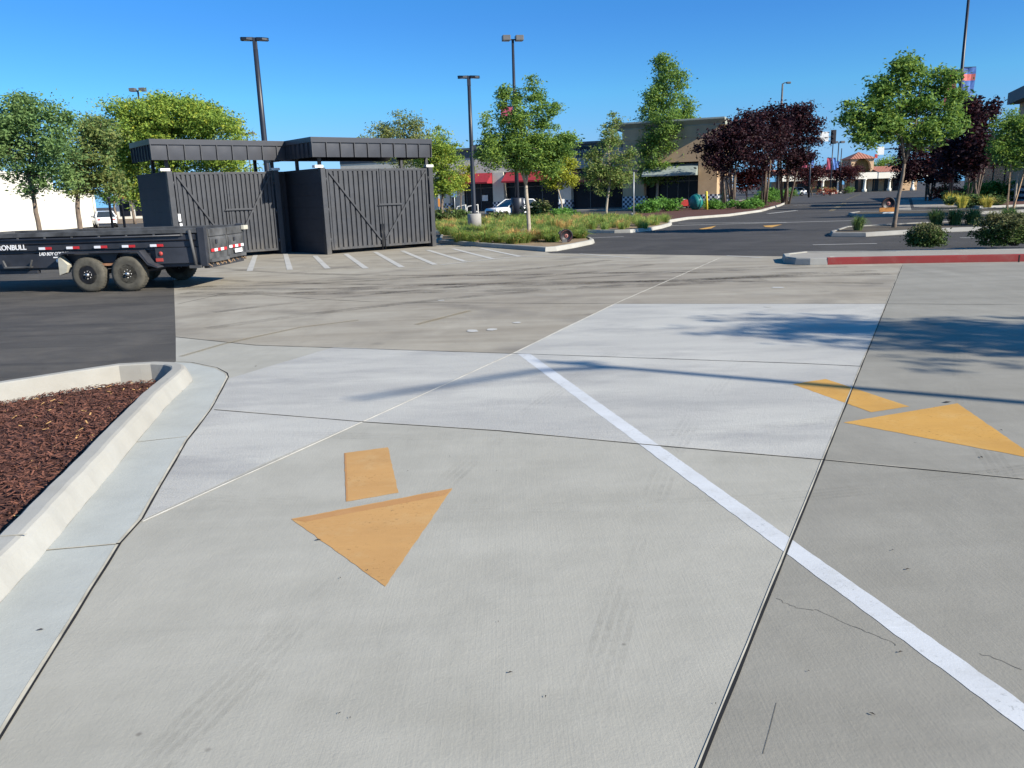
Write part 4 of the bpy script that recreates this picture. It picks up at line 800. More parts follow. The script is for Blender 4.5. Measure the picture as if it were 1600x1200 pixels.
fr = MB(); fr.box(xf-.2, xr-.1, yn+.06, yn+.14, .5, zb-.065); fr.box(xf-.2, xr-.1, yf-.14, yf-.06, .5, zb-.065); fr.box(xf, -.62, yn-.01, yn+.059, .55, .86)
for x in (-2.8, -1.8, -.4, .44, 1.3, xr-.25): fr.box(x, x+.08, yn+.14, yf-.14, .56, .7)
fr.box(-3.2, -1.3, yn-.02, yn+.1, .43, .5); fr.build('chassis', T, tr, .006)
st = MB(); st.bar((-2.02, yn-.09, .74), (-1.97, yn-.09, .59), .05, .02); st.bar((-1.4, yn-.09, .59), (-1.34, yn-.09, .74), .05, .02); st.box(-2.0, -1.36, yn-.13, yn-.05, .57, .6); st.build('step', TD, tr, .004)
for side, ys in ((0, 0.), (1, yf+.0)):
    y0_, y1_ = (-.03, .235) if side == 0 else (yf+.005, yf+.27)
    fd = MB(); pr = [(-.56, .9), (1.2, .9), (1.46, .6), (1.6, .53)]
    fd.prism([(-.62, .84), (-.5, .895), (1.26, .895), (1.44, .62), (1.62, .54), (1.64, .51), (1.42, .58), (1.22, .86), (-.46, .865), (-.6, .81)], 'y', y0_, y1_)
    fd.prism([(.2, .86), (.67, .86), (.55, .64), (.32, .64)], 'y', y1_-.06 if side == 0 else y0_+.02, y1_-.03 if side == 0 else y0_+.05)
    fd.build('fender', T, tr, .006)
    for x in (0, .92):
        yc = (.0 if side == 0 else yf+.06)
        wh = MB().lathe([(.21, .0), (.3, -.012), (.35, .0), (.383, .03), (.39, .07), (.39, .16), (.383, .2), (.35, .23), (.22, .235)], (x, yc, .39), 'y', 40)
        for k in range(36):
            a = k*math.pi/18; c_, s_ = math.cos(a), math.sin(a); wh.bar((x+c_*.388, yc+.04, .39+s_*.388), (x+c_*.388, yc+.19, .39+s_*.388), .03, .012, (c_, 0, s_))
        wo = wh.build('wheel', M['rubber'], tr)
        rm = MB().lathe([(.21, .0), (.2, .03), (.185, .045), (.17, .04), (.12, .02), (.06, .015), (0, .015)], (x, yc, .39), 'y', 28)
        for k in range(8):
            a = k*math.pi/4+.2; rm.lathe([(.0, -.01), (.03, -.005), (.03, .03)], (x+.13*math.cos(a), yc+.02, .39+.13*math.sin(a)), 'y', 8, 1)
        rm.build('rim', [M['rim'], M['black_deep']], wo)
        hb = MB().lathe([(0, -.045), (.035, -.045), (.045, -.02), (.05, .03)], (x, yc, .39), 'y', 14)
        for k in range(8):
            a = k*math.pi/4; hb.lathe([(0, -.02), (.011, -.015), (.011, .03)], (x+.085*math.cos(a), yc+.01, .39+.085*math.sin(a)), 'y', 6)
        hb.build('hub', M['chrome'], wo)
MB().prism([(-.64, .84), (-.44, .62), (-.5, .45), (-.66, .4)], 'y', .02, .2).build('mud_flap', M['flap'], tr)
for x in (0, .92): MB().tube([(x, .2, .39), (x, yf+.1, .39)], .05, 10).build('axle', T, tr)
MB().bar((.25, .12, .6), (.62, .12, .6), .05, .05).build('spring_hanger', M['rust'], tr)
rp = MB().box(1.5, xr-.04, yn-.02, yn+.02, .58, .92); rp.build('rear_panel', T, tr, .005)
for z, r_ in ((.8, .05), (.66, .045)):
    MB().lathe([(0, -.02), (r_*.8, -.018), (r_, 0)], (1.62, yn-.02, z), 'y', 14).build('marker_light', M['red_lens'], tr) if z > .7 else MB().box(1.5, 1.66, yn-.035, yn-.02, .63, .7).build('marker_light', M['red_lens'], tr)
hy = MB().tube([(xr-.3, yn-.05, zt-.03), (xr-.22, yn-.06, .5)], .035, 10); hy.box(xr-.36, xr-.1, yn-.1, yn, .47, .53); hy.build('ramp_jack', TD, tr)
gp = MB()
gp.box(xr-.12, xr+.04, yn-.06, yn+.06, .5, zt+.02); gp.box(xr-.12, xr+.04, yf-.06, yf+.06, .5, zt+.02); gp.box(xr-.1, xr+.02, yn+.06, yf-.06, .45, .56); gp.build('rear_frame', T, tr, .008)
mid = (yn+yf)/2
for i, (a, b_) in enumerate(((yn+.07, mid-.015), (mid+.015, yf-.07))):
    dz = .02*i
    d = MB().box(xr+.0, xr+.05, a, b_, .58+dz, zt-.02); d.box(xr+.05, xr+.075, a+.02, b_-.02, zt-.19, zt-.03)
    d.prism([(xr+.05, .84), (xr+.07, .87), (xr+.07, 1.08), (xr+.05, 1.12)], 'y', a+.06, b_-.06); d.box(xr+.05, xr+.1, a, b_, .575+dz, .65+dz)
    dr = d.build('barn_door', TD, tr, .006)
    n = 5
    for k in range(n):
        q0 = a+.06+(b_-a-.12)*k/n; MB().box(xr+.071, xr+.079, q0, q0+(b_-a-.12)/n*.97, .80+dz, .865+dz).build('reflective_tape', M['red_tape' if (k+i) % 2 == 0 else 'white_tape'], dr)
    MB().box(xr+.08, xr+.1, a+.3, a+.38, .98, 1.06).build('door_latch', T, dr)
MB().box(xr+.101, xr+.107, mid+.3, mid+.72, .7, .79).build('number_plate', M['letter'], tr)
MB().box(xr+.08, xr+.16, yf-.2, yf+.05, zt-.12, zt-.02).build('hinge_arm', M['flap'], tr, .01)
ru = MB()
for k in range(26):
    y = random.uniform(yn, yf); ru.bar((xr+.02, y, .57), (xr+.02+random.uniform(-.02, .1), y+random.uniform(-.05, .05), .57-random.uniform(.02, .09)), .015, .012)
ru.build('caught_straw', M['wood'], tr)['kind'] = 'stuff'
for i in range(5):
    x = -1.17+i*.645
    MB().box(x, x+.15, yn-.043, yn-.036, .955, 1.01).build('reflective_tape', M['white_tape'], tr); MB().box(x+.152, x+.30, yn-.043, yn-.036, .955, 1.01).build('reflective_tape', M['red_tape'], tr)
text_mesh('IRONBULL', .155, 'side_lettering', M['letter'], tr, (-1.82, yn-.0375, 1.015), (math.pi/2, 0, 0), .003, 0, .98)
text_mesh('LAD BOY COMBAT', .1, 'side_lettering', M['letter'], tr, (-.86, yn-.012, .855), (math.pi/2, 0, 0), .003, .25, .8)
MB().box(-.88, -.64, yn-.015, yn-.011, .765, .79).build('decal', M['letter'], tr); MB().lathe([(0, 0), (.04, 0), (.04, .004)], (-.79, yn-.0155, .70), 'y', 12).build('decal', M['letter'], tr)
tg = MB(); tg.bar((xf, yn+.3, .55), (xf-1.4, mid, .5), .08, .12); tg.bar((xf, yf-.3, .55), (xf-1.4, mid, .5), .08, .12); tg.build('drawbar', T, tr)
MB().tube([(xf-1.1, mid, .05), (xf-1.1, mid, .95)], .05, 10).build('jack', T, tr)

# ------------------------------------------------------------------ lamp posts
def lamp_T(label, pxb, Y, pxt, pyt, r=.09, ang=0., ped=None, base_z=0., half=.56):
    x = atd(pxb[0], pxb[1], Y)[0]
    zt_ = atd(pxt, pyt, Y)[1]
    t = thing('lamp_post', label, 'lamp post', (x, Y, 0), ang, 'black twin head lamp posts'); z0 = .9 if ped else 0
    MB().tube([(0, 0, z0), (0, 0, z0+.05), (0, 0, zt_*.6), (0, 0, zt_-.1)], [r*1.25, r*1.15, r, r*.82], 14).build('pole', M['lamp_black'], t)
    MB().box(-.09, .09, -.09, .09, zt_-.42, zt_+.08).build('bracket', M['lamp_black'], t, .02)
    for s in (-1, 1):
        h = MB(); P = [(s*.08, -.13), (s*half*.55, -.2), (s*half*.9, -.12), (s*half, 0), (s*half*.9, .12), (s*half*.55, .2), (s*.08, .13)]
        h.prism(P if s > 0 else P[::-1], 'z', zt_-.03, zt_+.06); o = h.build('lamp_head', M['lamp_black'], t, .02)
        pass
        MB().box(min(s*.2, s*half*.75), max(s*.2, s*half*.75), -.1, .1, zt_-.04, zt_-.031).build('lens', M['lens'], o)
    if ped: MB().lathe([(.36, 0), (.36, .86), (.33, .9), (0, .9)], n=24).build('pedestal', M['ped'], t)
    return t
lamp_T('tall black lamp post rising behind the left enclosure', (430, 392), 36.5, 394, 62, .12, R(14), half=.58)
lamp_T('black lamp post on a round concrete pedestal in the grass', (742, 360), 43, 731, 121, .105, R(8), True, half=.56)
def flood(label, px, pyb, Y, pxt, pyt, ang, hs=.32, pole=.1, mat='lamp_grey', group='tall twin floodlight posts', ped=False):
    x = atd(px, pyb, Y)[0]; z = atd(pxt, pyt, Y)[1]; t = thing('floodlight_post', label, 'lamp post', (x, Y, 0), ang, group)
    MB().tube([(0, 0, 0), (0, 0, z)], [pole*1.3, pole*.7], 12).build('pole', M['lamp_black'], t); MB().bar((-hs*1.4, 0, z+.0), (hs*1.4, 0, z+.0), .08, .08).build('cross_arm', M['lamp_black'], t)
    for s in (-1, 1):
        a = MB().box(s*hs*1.6-hs*.95, s*hs*1.6+hs*.95, -hs, hs, z-.08, z+.28).build('lamp_head', M[mat], t, .03); MB().box(s*hs*1.6-hs*.8, s*hs*1.6+hs*.8, -hs*.8, hs*.8, z-.09, z-.081).build('lens', M['lens'], a)
    if ped: MB().lathe([(.5, 0), (.5, 1.5), (.45, 1.55), (0, 1.55)], n=20).build('pedestal', M['lamp_black'], t)
    return t, x, z
ft, fx, fz = flood('tallest twin floodlight post rising out of the island ash tree', 809, 341, 62, 802, 62, R(10), .3, .13, ped=True)
bz = lambda py, px, Y: atd(px, py, Y)[1]
MB().box(-1.05, -.14, -.02, .02, bz(192, 798, 62), bz(167, 798, 62)).build('banner', M['banner_red'], ft)
MB().box(-1.1, .02, -.015, .015, bz(167, 798, 62), bz(167, 798, 62)+.05).build('banner_bracket', M['lamp_black'], ft)
flood('twin floodlight post peeking over the domed tree', 240, 330, 95, 238, 141, 0, .34, .13)
flood('small far twin floodlight post behind the left lamp post', 398, 330, 130, 398, 209, 0, .45, .12)
flood('far twin floodlight post beside the traffic signal', 1306, 300, 150, 1309, 223, 0, .38, .12)
# banner posts
def banner_post(label, pxb, pyb, pxt, pyt, Y, flags, r=.1):
    x = atd(pxb, pyb, Y)[0]; z = atd(pxt, pyt, Y)[1]; t = thing('banner_post', label, 'banner post', (x, Y, 0), 0, 'banner posts')
    MB().tube([(0, 0, 0), (0, 0, z*.5), (0, 0, z)], [r*1.3, r, r*.7], 12).build('pole', M['lamp_black'], t)
    for px0, px1, py0, py1, mats in flags:
        x0, x1 = atd(px0, py0, Y)[0]-x, atd(px1, py0, Y)[0]-x; z1, z0 = atd(px0, py0, Y)[1], atd(px0, py1, Y)[1]
        n = 6; g = []
        for j in range(n+1):
            for i in range(5): g.append((x0+(x1-x0)*i/4, .06*math.sin(i*1.7+j*.8), z0+(z1-z0)*j/n))
        bn = MB()
        for j in range(n):
            mi = 1 if j == n-2 and len(mats) > 1 else 0
            for i in range(4): 
                k = j*5+i; bn.add([g[k], g[k+1], g[k+6], g[k+5]], [(0, 1, 2, 3)], mi)
        o = bn.build('banner', [M[q] for q in mats], t); so_ = o.modifiers.new('cloth', 'SOLIDIFY'); so_.thickness = .015
        MB().bar((x0, 0, z1+.03), (x1, 0, z1+.03), .05, .05).build('banner_arm', M['lamp_black'], t); MB().bar((x0, 0, z0-.03), (x1, 0, z0-.03), .05, .05).build('banner_arm', M['lamp_black'], t)
    return t
banner_post('tall banner post behind the leaning green tree, wind lifted blue banner', 1484, 313, 1512, -40, 64, [(1501, 1525, 106, 166, ('banner_blue', 'banner_stripe')), (1479, 1496, 110, 168, ('banner_red',))], .13)
bp2 = banner_post('distant banner post with dark red and blue flags under the traffic signal', 1297, 302, 1300, 222, 135, [(1292, 1299, 247, 265, ('banner_red',)), (1300.5, 1306, 247, 265, ('banner_blue',))], .1)
banner_post('distant banner post with narrow blue flag', 1311, 300, 1309, 232, 149, [(1306, 1311, 252, 266, ('banner_blue',))], .1)
banner_post('banner post half hidden by the purple trees', 1264, 302, 1264, 240, 120, [(1266, 1272, 246, 262, ('banner_blue',)), (1254, 1262, 244, 262, ('banner_red',))], .1)
# street light with mast arm beyond the purple trees
x0, Y0 = atd(1214, 315, 100)[0], 100; zt2 = atd(1217, 131, Y0)[1]
sg = thing('signal_mast', 'street light post above the purple trees with a signal arm to its right', 'traffic signal', (x0, Y0, 0))
MB().tube([(0, 0, 0), (0, 0, zt2*.6), (.05, 0, zt2)], [.2, .15, .1], 10).build('pole', M['lamp_grey'], sg)
MB().tube([(.05, 0, zt2), (.35, 0, zt2+.12), (.7, 0, zt2+.08)], .05, 8).build('lamp_arm', M['lamp_grey'], sg); MB().box(.5, 1.0, -.15, .15, zt2-.02, zt2+.2).build('lamp_head', M['lamp_grey'], sg, .04)
zc = atd(1230, 176, Y0)[1]; MB().tube([(0, 0, zc), (1.2, 0, zc+.7), (2.4, 0, zc+1), (3.6, 0, zc+1.0)], .05, 8).build('curved_arm', M['lamp_grey'], sg)
za = atd(1290, 214, Y0)[1]; xa = atd(1302, 214, Y0)[0]-x0; MB().tube([(0, 0, za-.3), (xa*.5, 0, za-.1), (xa, 0, za)], [.1, .08, .06], 8).build('mast_arm', M['lamp_grey'], sg)
zs0, zs1 = atd(1300, 225, Y0)[1], atd(1300, 203, Y0)[1]
hd = MB().box(xa-.32, xa+.32, -.05, .0, zs0, zs1).build('signal_head', M['sign_black'], sg)
for i in range(3): MB().lathe([(.2, -.22), (.21, -.05)], (xa, 0, zs0+(zs1-zs0)*(i+.5)/3), 'y', 12).build('visor', M['sign_black'], hd)
xs_ = atd(1288, 214, Y0)[0]-x0; MB().box(xs_-.5, xs_+.5, -.06, -.03, atd(1288, 221, Y0)[1], atd(1288, 206, Y0)[1]).build('sign_panel', M['sign_white'], sg)
Y1 = 110; x1_ = atd(1450, 310, Y1)[0]
s2 = thing('signal_mast', 'second signal mast reaching in from behind the leaning tree', 'traffic signal', (x1_, Y1, 0)); z1_ = atd(1395, 232, Y1)[1]
MB().tube([(0, 0, 0), (0, 0, z1_+.5)], [.2, .14], 10).build('pole', M['lamp_grey'], s2); xl = atd(1376, 231, Y1)[0]-x1_
MB().tube([(0, 0, z1_), (xl, 0, z1_-.05)], [.1, .06], 8).build('mast_arm', M['lamp_grey'], s2)
MB().box(xl-.45, xl+.45, -.1, -.07, z1_-.75, z1_+.25).build('sign_panel', M['sign_white'], s2); xh = atd(1407, 235, Y1)[0]-x1_
h2 = MB().box(xh-.3, xh+.3, -.1, -.05, z1_-1.1, z1_+.35).build('signal_head', M['sign_black'], s2)
for i in range(3): MB().lathe([(.19, -.24), (.2, -.1)], (xh, 0, z1_-.86+i*.48), 'y', 12).build('visor', M['sign_black'], h2)
# the lamp whose shadow crosses the drive
ls = 14.8; bx_, by_ = .72+SX*ls, 8.62+SY*ls; hp = ls*math.tan(R(30))
lp = thing('lamp_post', 'single arm lamp post beside the drive, just right of the frame', 'lamp post', (bx_, by_, 0))
MB().tube([(0, 0, 0), (0, 0, hp+.25)], [.11, .06], 12).build('pole', M['lamp_black'], lp)
MB().tube([(0, 0, hp-.25), (-.45, -.27, hp+.0), (-2.2, -1.3, hp+.02)], [.08, .05, .035], 8).build('lamp_arm', M['lamp_black'], lp)
MB().box(-.1, .34, -.05, .05, hp+.05, hp+.12).build('lamp_head', M['lamp_black'], lp)

# ------------------------------------------------------------------ strip of shops
O = (11.5, 80.); SA = math.atan2(-.37, .93); su = Vector((math.cos(SA), math.sin(SA)))
def U(px, py=300):                                        # along the facade
    d = ray(px, py); tx = d[0]/d[1]
    return (tx*O[1]-O[0])/(su.x-tx*su.y)
def Z(px, py):
    u = U(px, py); return atd(px, py, O[1]+u*su.y)[1]
shop = thing('shop_building', 'long beige shop row with red awnings and a tan corner tower', 'shop building', (O[0], O[1], 0), SA)
x_l = -32.; ub = [U(p) for p in (690, 703, 771, 788, 873, 893, 984)]
zp = Z(895, 224); zaw = Z(740, 271); zab = Z(740, 287.5)
wl_ = MB(); wl_.box(x_l, -.02, 0, 14, zaw+.0, zp-.9)
wl_.box(x_l, ub[0], .0, 1.5, 0, zaw); 
wl_.build('wall', M['stucco'], shop)
MB().box(U(893), -.03, -.25, -.005, Z(940, 262), Z(940, 232)).build('sign_wall', M['stucco_grey'], shop)
pr_ = MB().box(x_l, -.02, -.05, 13.8, zp-.9, zp-.12); pr_.box(x_l, -.02, -.25, 14, zp-.12, zp+.1); pr_.build('parapet', M['trim_dark'], shop)
for a, b in ((ub[0], ub[1]), (ub[2], ub[3]), (ub[4], ub[5])):
    MB().box(a, b, -.15, .8, 1.1, zaw).build('pillar', M['stucco'], shop); MB().box(a-.03, b+.03, -.18, .8, 0, 1.1).build('chequered_base', M['checker'], shop)
for a, b in ((ub[1], ub[2]), (ub[3], ub[4]), (ub[5], -.02)):
    g = MB().box(a, b, .7, .75, 0.1, zaw).build('shop_window', M['glass'], shop); n = max(3, int((b-a)/1.6)); fm = MB()
    for i in range(n+1): x = a+(b-a)*i/n; fm.box(x-.04, x+.04, .62, .69, .1, zaw)
    fm.box(a, b, .615, .695, 2.5, 2.58); fm.box(a, b, .615, .695, .1, .25); fm.build('window_frame', M['trim_dark'], g)
MB().box(U(706), U(722), .55, .61, .1, 2.9).build('door', M['stucco'], shop)
def awning(a, b, z0, z1, mat, out=1.5):
    k = MB().prism([(-.02, z1), (-out, z0+.15), (-out, z0), (-.02, z0)], 'x', a, b); k.build('awning', mat, shop)
awning(U(700), ub[2]-.05, zab, zaw, M['awning_red']); awning(ub[3]+.3, U(862), zab, zaw-.05, M['awning_red']); awning(U(895), -.1, Z(940, 284), Z(940, 264), M['awning_maroon'], 1.2)
MB().box(U(750), U(759), .5, .56, Z(755, 314), Z(755, 305)).build('notice', M['sign_white'], shop)
sgn = MB()
for r_ in range(2):
    for i in range(9):
        a = U(897)+i*.36; z0 = Z(905, 237.5+r_*9.2); z1 = z0+.5; sgn.box(a, a+.08, -.3, -.255, z0, z1); sgn.box(a+.17, a+.25, -.3, -.255, z0+(.0 if i % 3 else .2), z1)
        if i % 2: sgn.box(a+.08, a+.17, -.3, -.255, z1-.1, z1)
        else: sgn.box(a+.08, a+.17, -.3, -.255, z0+.2, z0+.3)
sgn.build('sign_lettering', M['sign_black'], shop)
ac = MB().box(U(718), U(738), 3, 5, zp, zp+.55).build('rooftop_unit', M['lamp_grey'], shop)
# tower
ztw = Z(982, 193); uR = U(1124, 200)
tw = MB(); tw.box(0, uR, -.6, 12, Z(1050, 254), ztw-1.6); tw.box(0, U(1008), -.6, 1.2, 1.25, Z(1050, 254)); tw.box(U(1092), uR, -.6, 12, 1.25, Z(1050, 254)); tw.build('tower_wall', M['stucco_tan'], shop)
for a, b in ((-.03, U(1010)), (U(1091), uR+.03)): MB().box(a, b, -.65, 1.2 if a < 5 else 11, 0, 1.25).build('chequered_base', M['checker'], shop)
MB().box(-.04, uR+.04, -.65, 12.05, ztw-1.6, ztw-.6).build('frieze', M['stucco_tan'], shop)
cn = MB(); cn.prism([(-.65, ztw-.62), (-.72, ztw-.5), (-1.3, ztw-.14), (-1.3, ztw), (12.5, ztw), (12.5, ztw-.12), (12.1, ztw-.62)], 'x', -.7, uR+.6); cn.build('cornice', M['trim_pale'], shop)
gw = MB().box(U(1008), U(1092), .6, .65, .1, Z(1050, 254)).build('shop_window', M['glass'], shop); fm = MB()
for i in range(6): x = U(1008)+(U(1092)-U(1008))*i/5; fm.box(x-.04, x+.04, .5, .59, .1, Z(1050, 254))
fm.box(U(1008), U(1092), .495, .595, 2.5, 2.6); fm.build('window_frame', M['trim_dark'], gw)
awning(U(1009), U(1091), Z(1050, 275), Z(1050, 256), M['awning_grey'], 1.9)
MB().box(uR+.0, uR+.06, 3, 7, 0, 3).build('side_window', M['glass'], shop)
structure(MB().box(-34, uR+2, -3.2, -.7, 0, .14), 'shop_pavement', M['sidewalk']).matrix_world = Matrix.Translation((O[0], O[1], 0)) @ Matrix.Rotation(SA, 4, 'Z')
def red_cart(px, py, Y, lab):
    x = atd(px, py, Y)[0]; t = thing('goods_cart', lab, 'cart', (x, Y, .14), 0, 'red carts before the tower shop'); k = MB()
    k.prism([(-.75, .35), (.75, .35), (.45, 1.2), (-.3, 1.2)], 'y', -.4, .4); k.build('basket', M['cart_red'], t, .03); t.scale = (.55, .55, .6); MB().bar((-.3, 0, 1.28), (.45, 0, 1.28), .06, .06).build('handle', M['white_metal'], t)
    for sx in (-.5, .5):
        for sy in (-.3, .3): MB().lathe([(0, -.04), (.14, -.04), (.14, .04), (0, .04)], (sx, sy, .14), 'y', 12).build('wheel', M['plastic'], t)
red_cart(1083, 318, 71.5, 'bright red cart next to the chequered pillar'); red_cart(1069, 316, 72.5, 'duller red cart left of the bright one')

# ------------------------------------------------------------------ other buildings
# cream wall at far left
A_, B_ = (-37.2, 56.), (-40.3, 80.5); dv = Vector((B_[0]-A_[0], B_[1]-A_[1])); LA = math.atan2(dv.y, dv.x)
A2 = A_
cb = thing('cream_building', 'low cream stucco building behind the trailer at the left edge', 'building', (A2[0], A2[1], 0), LA)
k_ = dv.length*.64; MB().box(0, k_, 0, 18, 0, 4.55).box(k_+.001, dv.length, .02, 18, 0, 3.3).build('wall', M['stucco_white'], cb)
MB().box(-.1, k_+.1, -.08, 18.1, 4.55, 4.72).box(k_+.12, dv.length+.1, -.06, 18.1, 3.3, 3.42).build('parapet_cap', M['stucco_white'], cb)
MB().tube([(dv.length-.3, -.12, 0), (dv.length-.3, -.12, 3.3)], .1, 8).build('downpipe', M['stucco_white'], cb)
# right edge building
bx2 = atd(1583, 180, 62)[0]+1.7; rb = thing('corner_building', 'shaded tan building with dark cornice at the right edge', 'building', (bx2, 62, 0), R(-21))
zc2 = atd(1590, 131, 62)[1]
MB().box(0, 22, 0, 6, 1.25, zc2-.8).build('wall', M['stucco_tan'], rb); MB().box(-.04, 22, -.06, 6, 0, 1.25).build('chequered_base', M['checker'], rb)
MB().prism([(-.1, zc2-.9), (-.2, zc2-.75), (-.75, zc2-.2), (-.75, zc2), (6.6, zc2), (6.6, zc2-.9)], 'x', -.8, 22.3).build('cornice', M['trim_dark'], rb)
MB().box(.6, 22, 6.001, 34, 0, 5.2).build('low_wing', M['stucco_tan'], rb)
for i in range(5):
    wn = MB().box(.52, .595, 6.6+i*5.4, 11.2+i*5.4, .1, 3.1).build('shop_window', M['glass'], rb)
    MB().prism([(.59, 4.2), (-1., 3.3), (-1., 3.1), (.59, 3.1)], 'y', 6.5+i*5.4, 11.3+i*5.4).build('awning', M['trim_dark'], rb)
MB().prism([(.2, 5.2), (.2, 5.5), (6, 7.2), (22, 7.2), (22, 5.2)], 'y', 6.65, 34.3).build('roof', M['trim_dark'], rb)
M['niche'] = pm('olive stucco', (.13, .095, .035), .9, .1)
# mission style building at the end of the street
YS = 172.; XM = lambda px: atd(px, 290, YS)[0]; ZM = lambda px, py: atd(px, py, YS)[1]
x0 = XM(1328); ms = thing('mission_building', 'mission style building with arched tower and red tile roof at the street end', 'building', (x0, YS, 0)); q = lambda px: XM(px)-x0
zt3, ze = ZM(1345, 239), ZM(1345, 248)
W3 = q(1363); arc = [(W3/2+1.75*math.cos(a), ZM(1345, 261)+1.75*math.sin(a)) for a in np.linspace(math.pi, 0, 13)]
tw2 = MB().box(0, W3, 1.2, W3, 2.5, ze)
poly = [(0, 2.5), (0, ze), (W3, ze), (W3, 2.5), (arc[-1][0], 2.5)]+arc[::-1]+[(arc[0][0], 2.5)]
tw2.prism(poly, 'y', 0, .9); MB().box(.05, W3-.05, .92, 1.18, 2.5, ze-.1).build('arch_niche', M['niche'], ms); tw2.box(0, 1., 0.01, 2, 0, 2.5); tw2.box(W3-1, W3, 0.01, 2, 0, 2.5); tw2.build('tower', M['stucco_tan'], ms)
e_ = .5; MB().add([(-e_, -e_, ze), (W3+e_, -e_, ze), (W3+e_, W3+e_, ze), (-e_, W3+e_, ze), (W3/2, W3/2, zt3+.3)], [(0, 1, 4), (1, 2, 4), (2, 3, 4), (3, 0, 4), (3, 2, 1, 0)]).build('tower_roof', M['tile'], ms)
z68, z79, z60 = ZM(1370, 269), ZM(1370, 279), ZM(1370, 261)
def wing(a, b, yo):
    MB().box(a, b, yo-2.5, yo+.0, z79, z68).build('fascia', M['stucco_white'], ms); MB().box(a, b, yo+2, yo+12, 0, z79).build('wall', M['stucco_tan'], ms)
    MB().prism([(yo-2.6, z68), (yo+3, z60+.2), (yo+8, z60+.2), (yo+8, z68)], 'x', a-.1, b+.1).build('tile_roof', M['tile'], ms)
wing(W3+.02, q(1440), 0); wing(q(1215), -.02, 2)
MB().box(0, W3, -2.4, -.02, z79, z68).build('fascia', M['stucco_white'], ms)
for px in (1344, 1382, 1418, 1308, 1285): 
    yy = -2.1 if px > 1328 else -.1
    MB().lathe([(.45, 0), (.45, .5), (.28, .7), (.26, z79-.3), (.42, z79-.1), (.42, z79)], (q(px), yy, 0), n=14).build('column', M['stucco_white'], ms)
for a, b in ((1331, 1342), (1347, 1357), (1366, 1372), (1373, 1379), (1388, 1396), (1402, 1412), (1235, 1250), (1256, 1276), (1288, 1300), (1312, 1324)):
    yy = 1.95 if a > 1362 else 3.95 if a < 1328 else -.06
    if 1328 < a < 1362: MB().box(q(a), q(b), .45, .58, 0, 2.45).build('opening', M['glass'], ms)
    else: MB().box(q(a), q(b), yy, yy+.04, .1, 2.7).build('shop_window', M['glass'], ms)
MB().box(q(1362)+.3, q(1368), .0, .3, ZM(1365, 247), ZM(1365, 241)).build('red_sign', M['cart_red'], ms)
# small far shop in the left gap
Yf = 120; xg = atd(200, 320, Yf)[0]; fsb = thing('far_shop', 'far pale shop with a red canopy in the gap beside the left enclosure', 'building', (xg, Yf, 0))
MB().box(-1.8, 8, 0, 8, 0, 4.2).build('wall', M['stucco_white'], fsb); MB().prism([(-.02, 4.1), (-1.6, 3.2), (-1.6, 2.9), (-.02, 2.9)], 'x', -.5, 3.2).build('canopy', M['cart_red'], fsb)
for i in range(4): MB().box(-1.3+i*2.3, .2+i*2.3, -.05, -.005, .4, 2.4).build('shop_window', M['glass'], fsb)
structure(MB().poly([gr(*p) for p in ((100, 352), (330, 346), (330, 335), (150, 339))], .01), 'bare_soil', M['soil'])
for px, lab in ((174, 'dark post left of its twin beyond the trailer'), (193, 'dark post nearer the enclosure beyond the trailer')):
    tag(MB().lathe([(.09, 0), (.09, 2.4), (.12, 2.42), (.12, 2.5), (0, 2.55)], n=10).build('gate_post', M['lamp_black']), lab, 'post', 'dark posts in the left gap').location = (atd(px, 340, 60)[0], 60, 0)

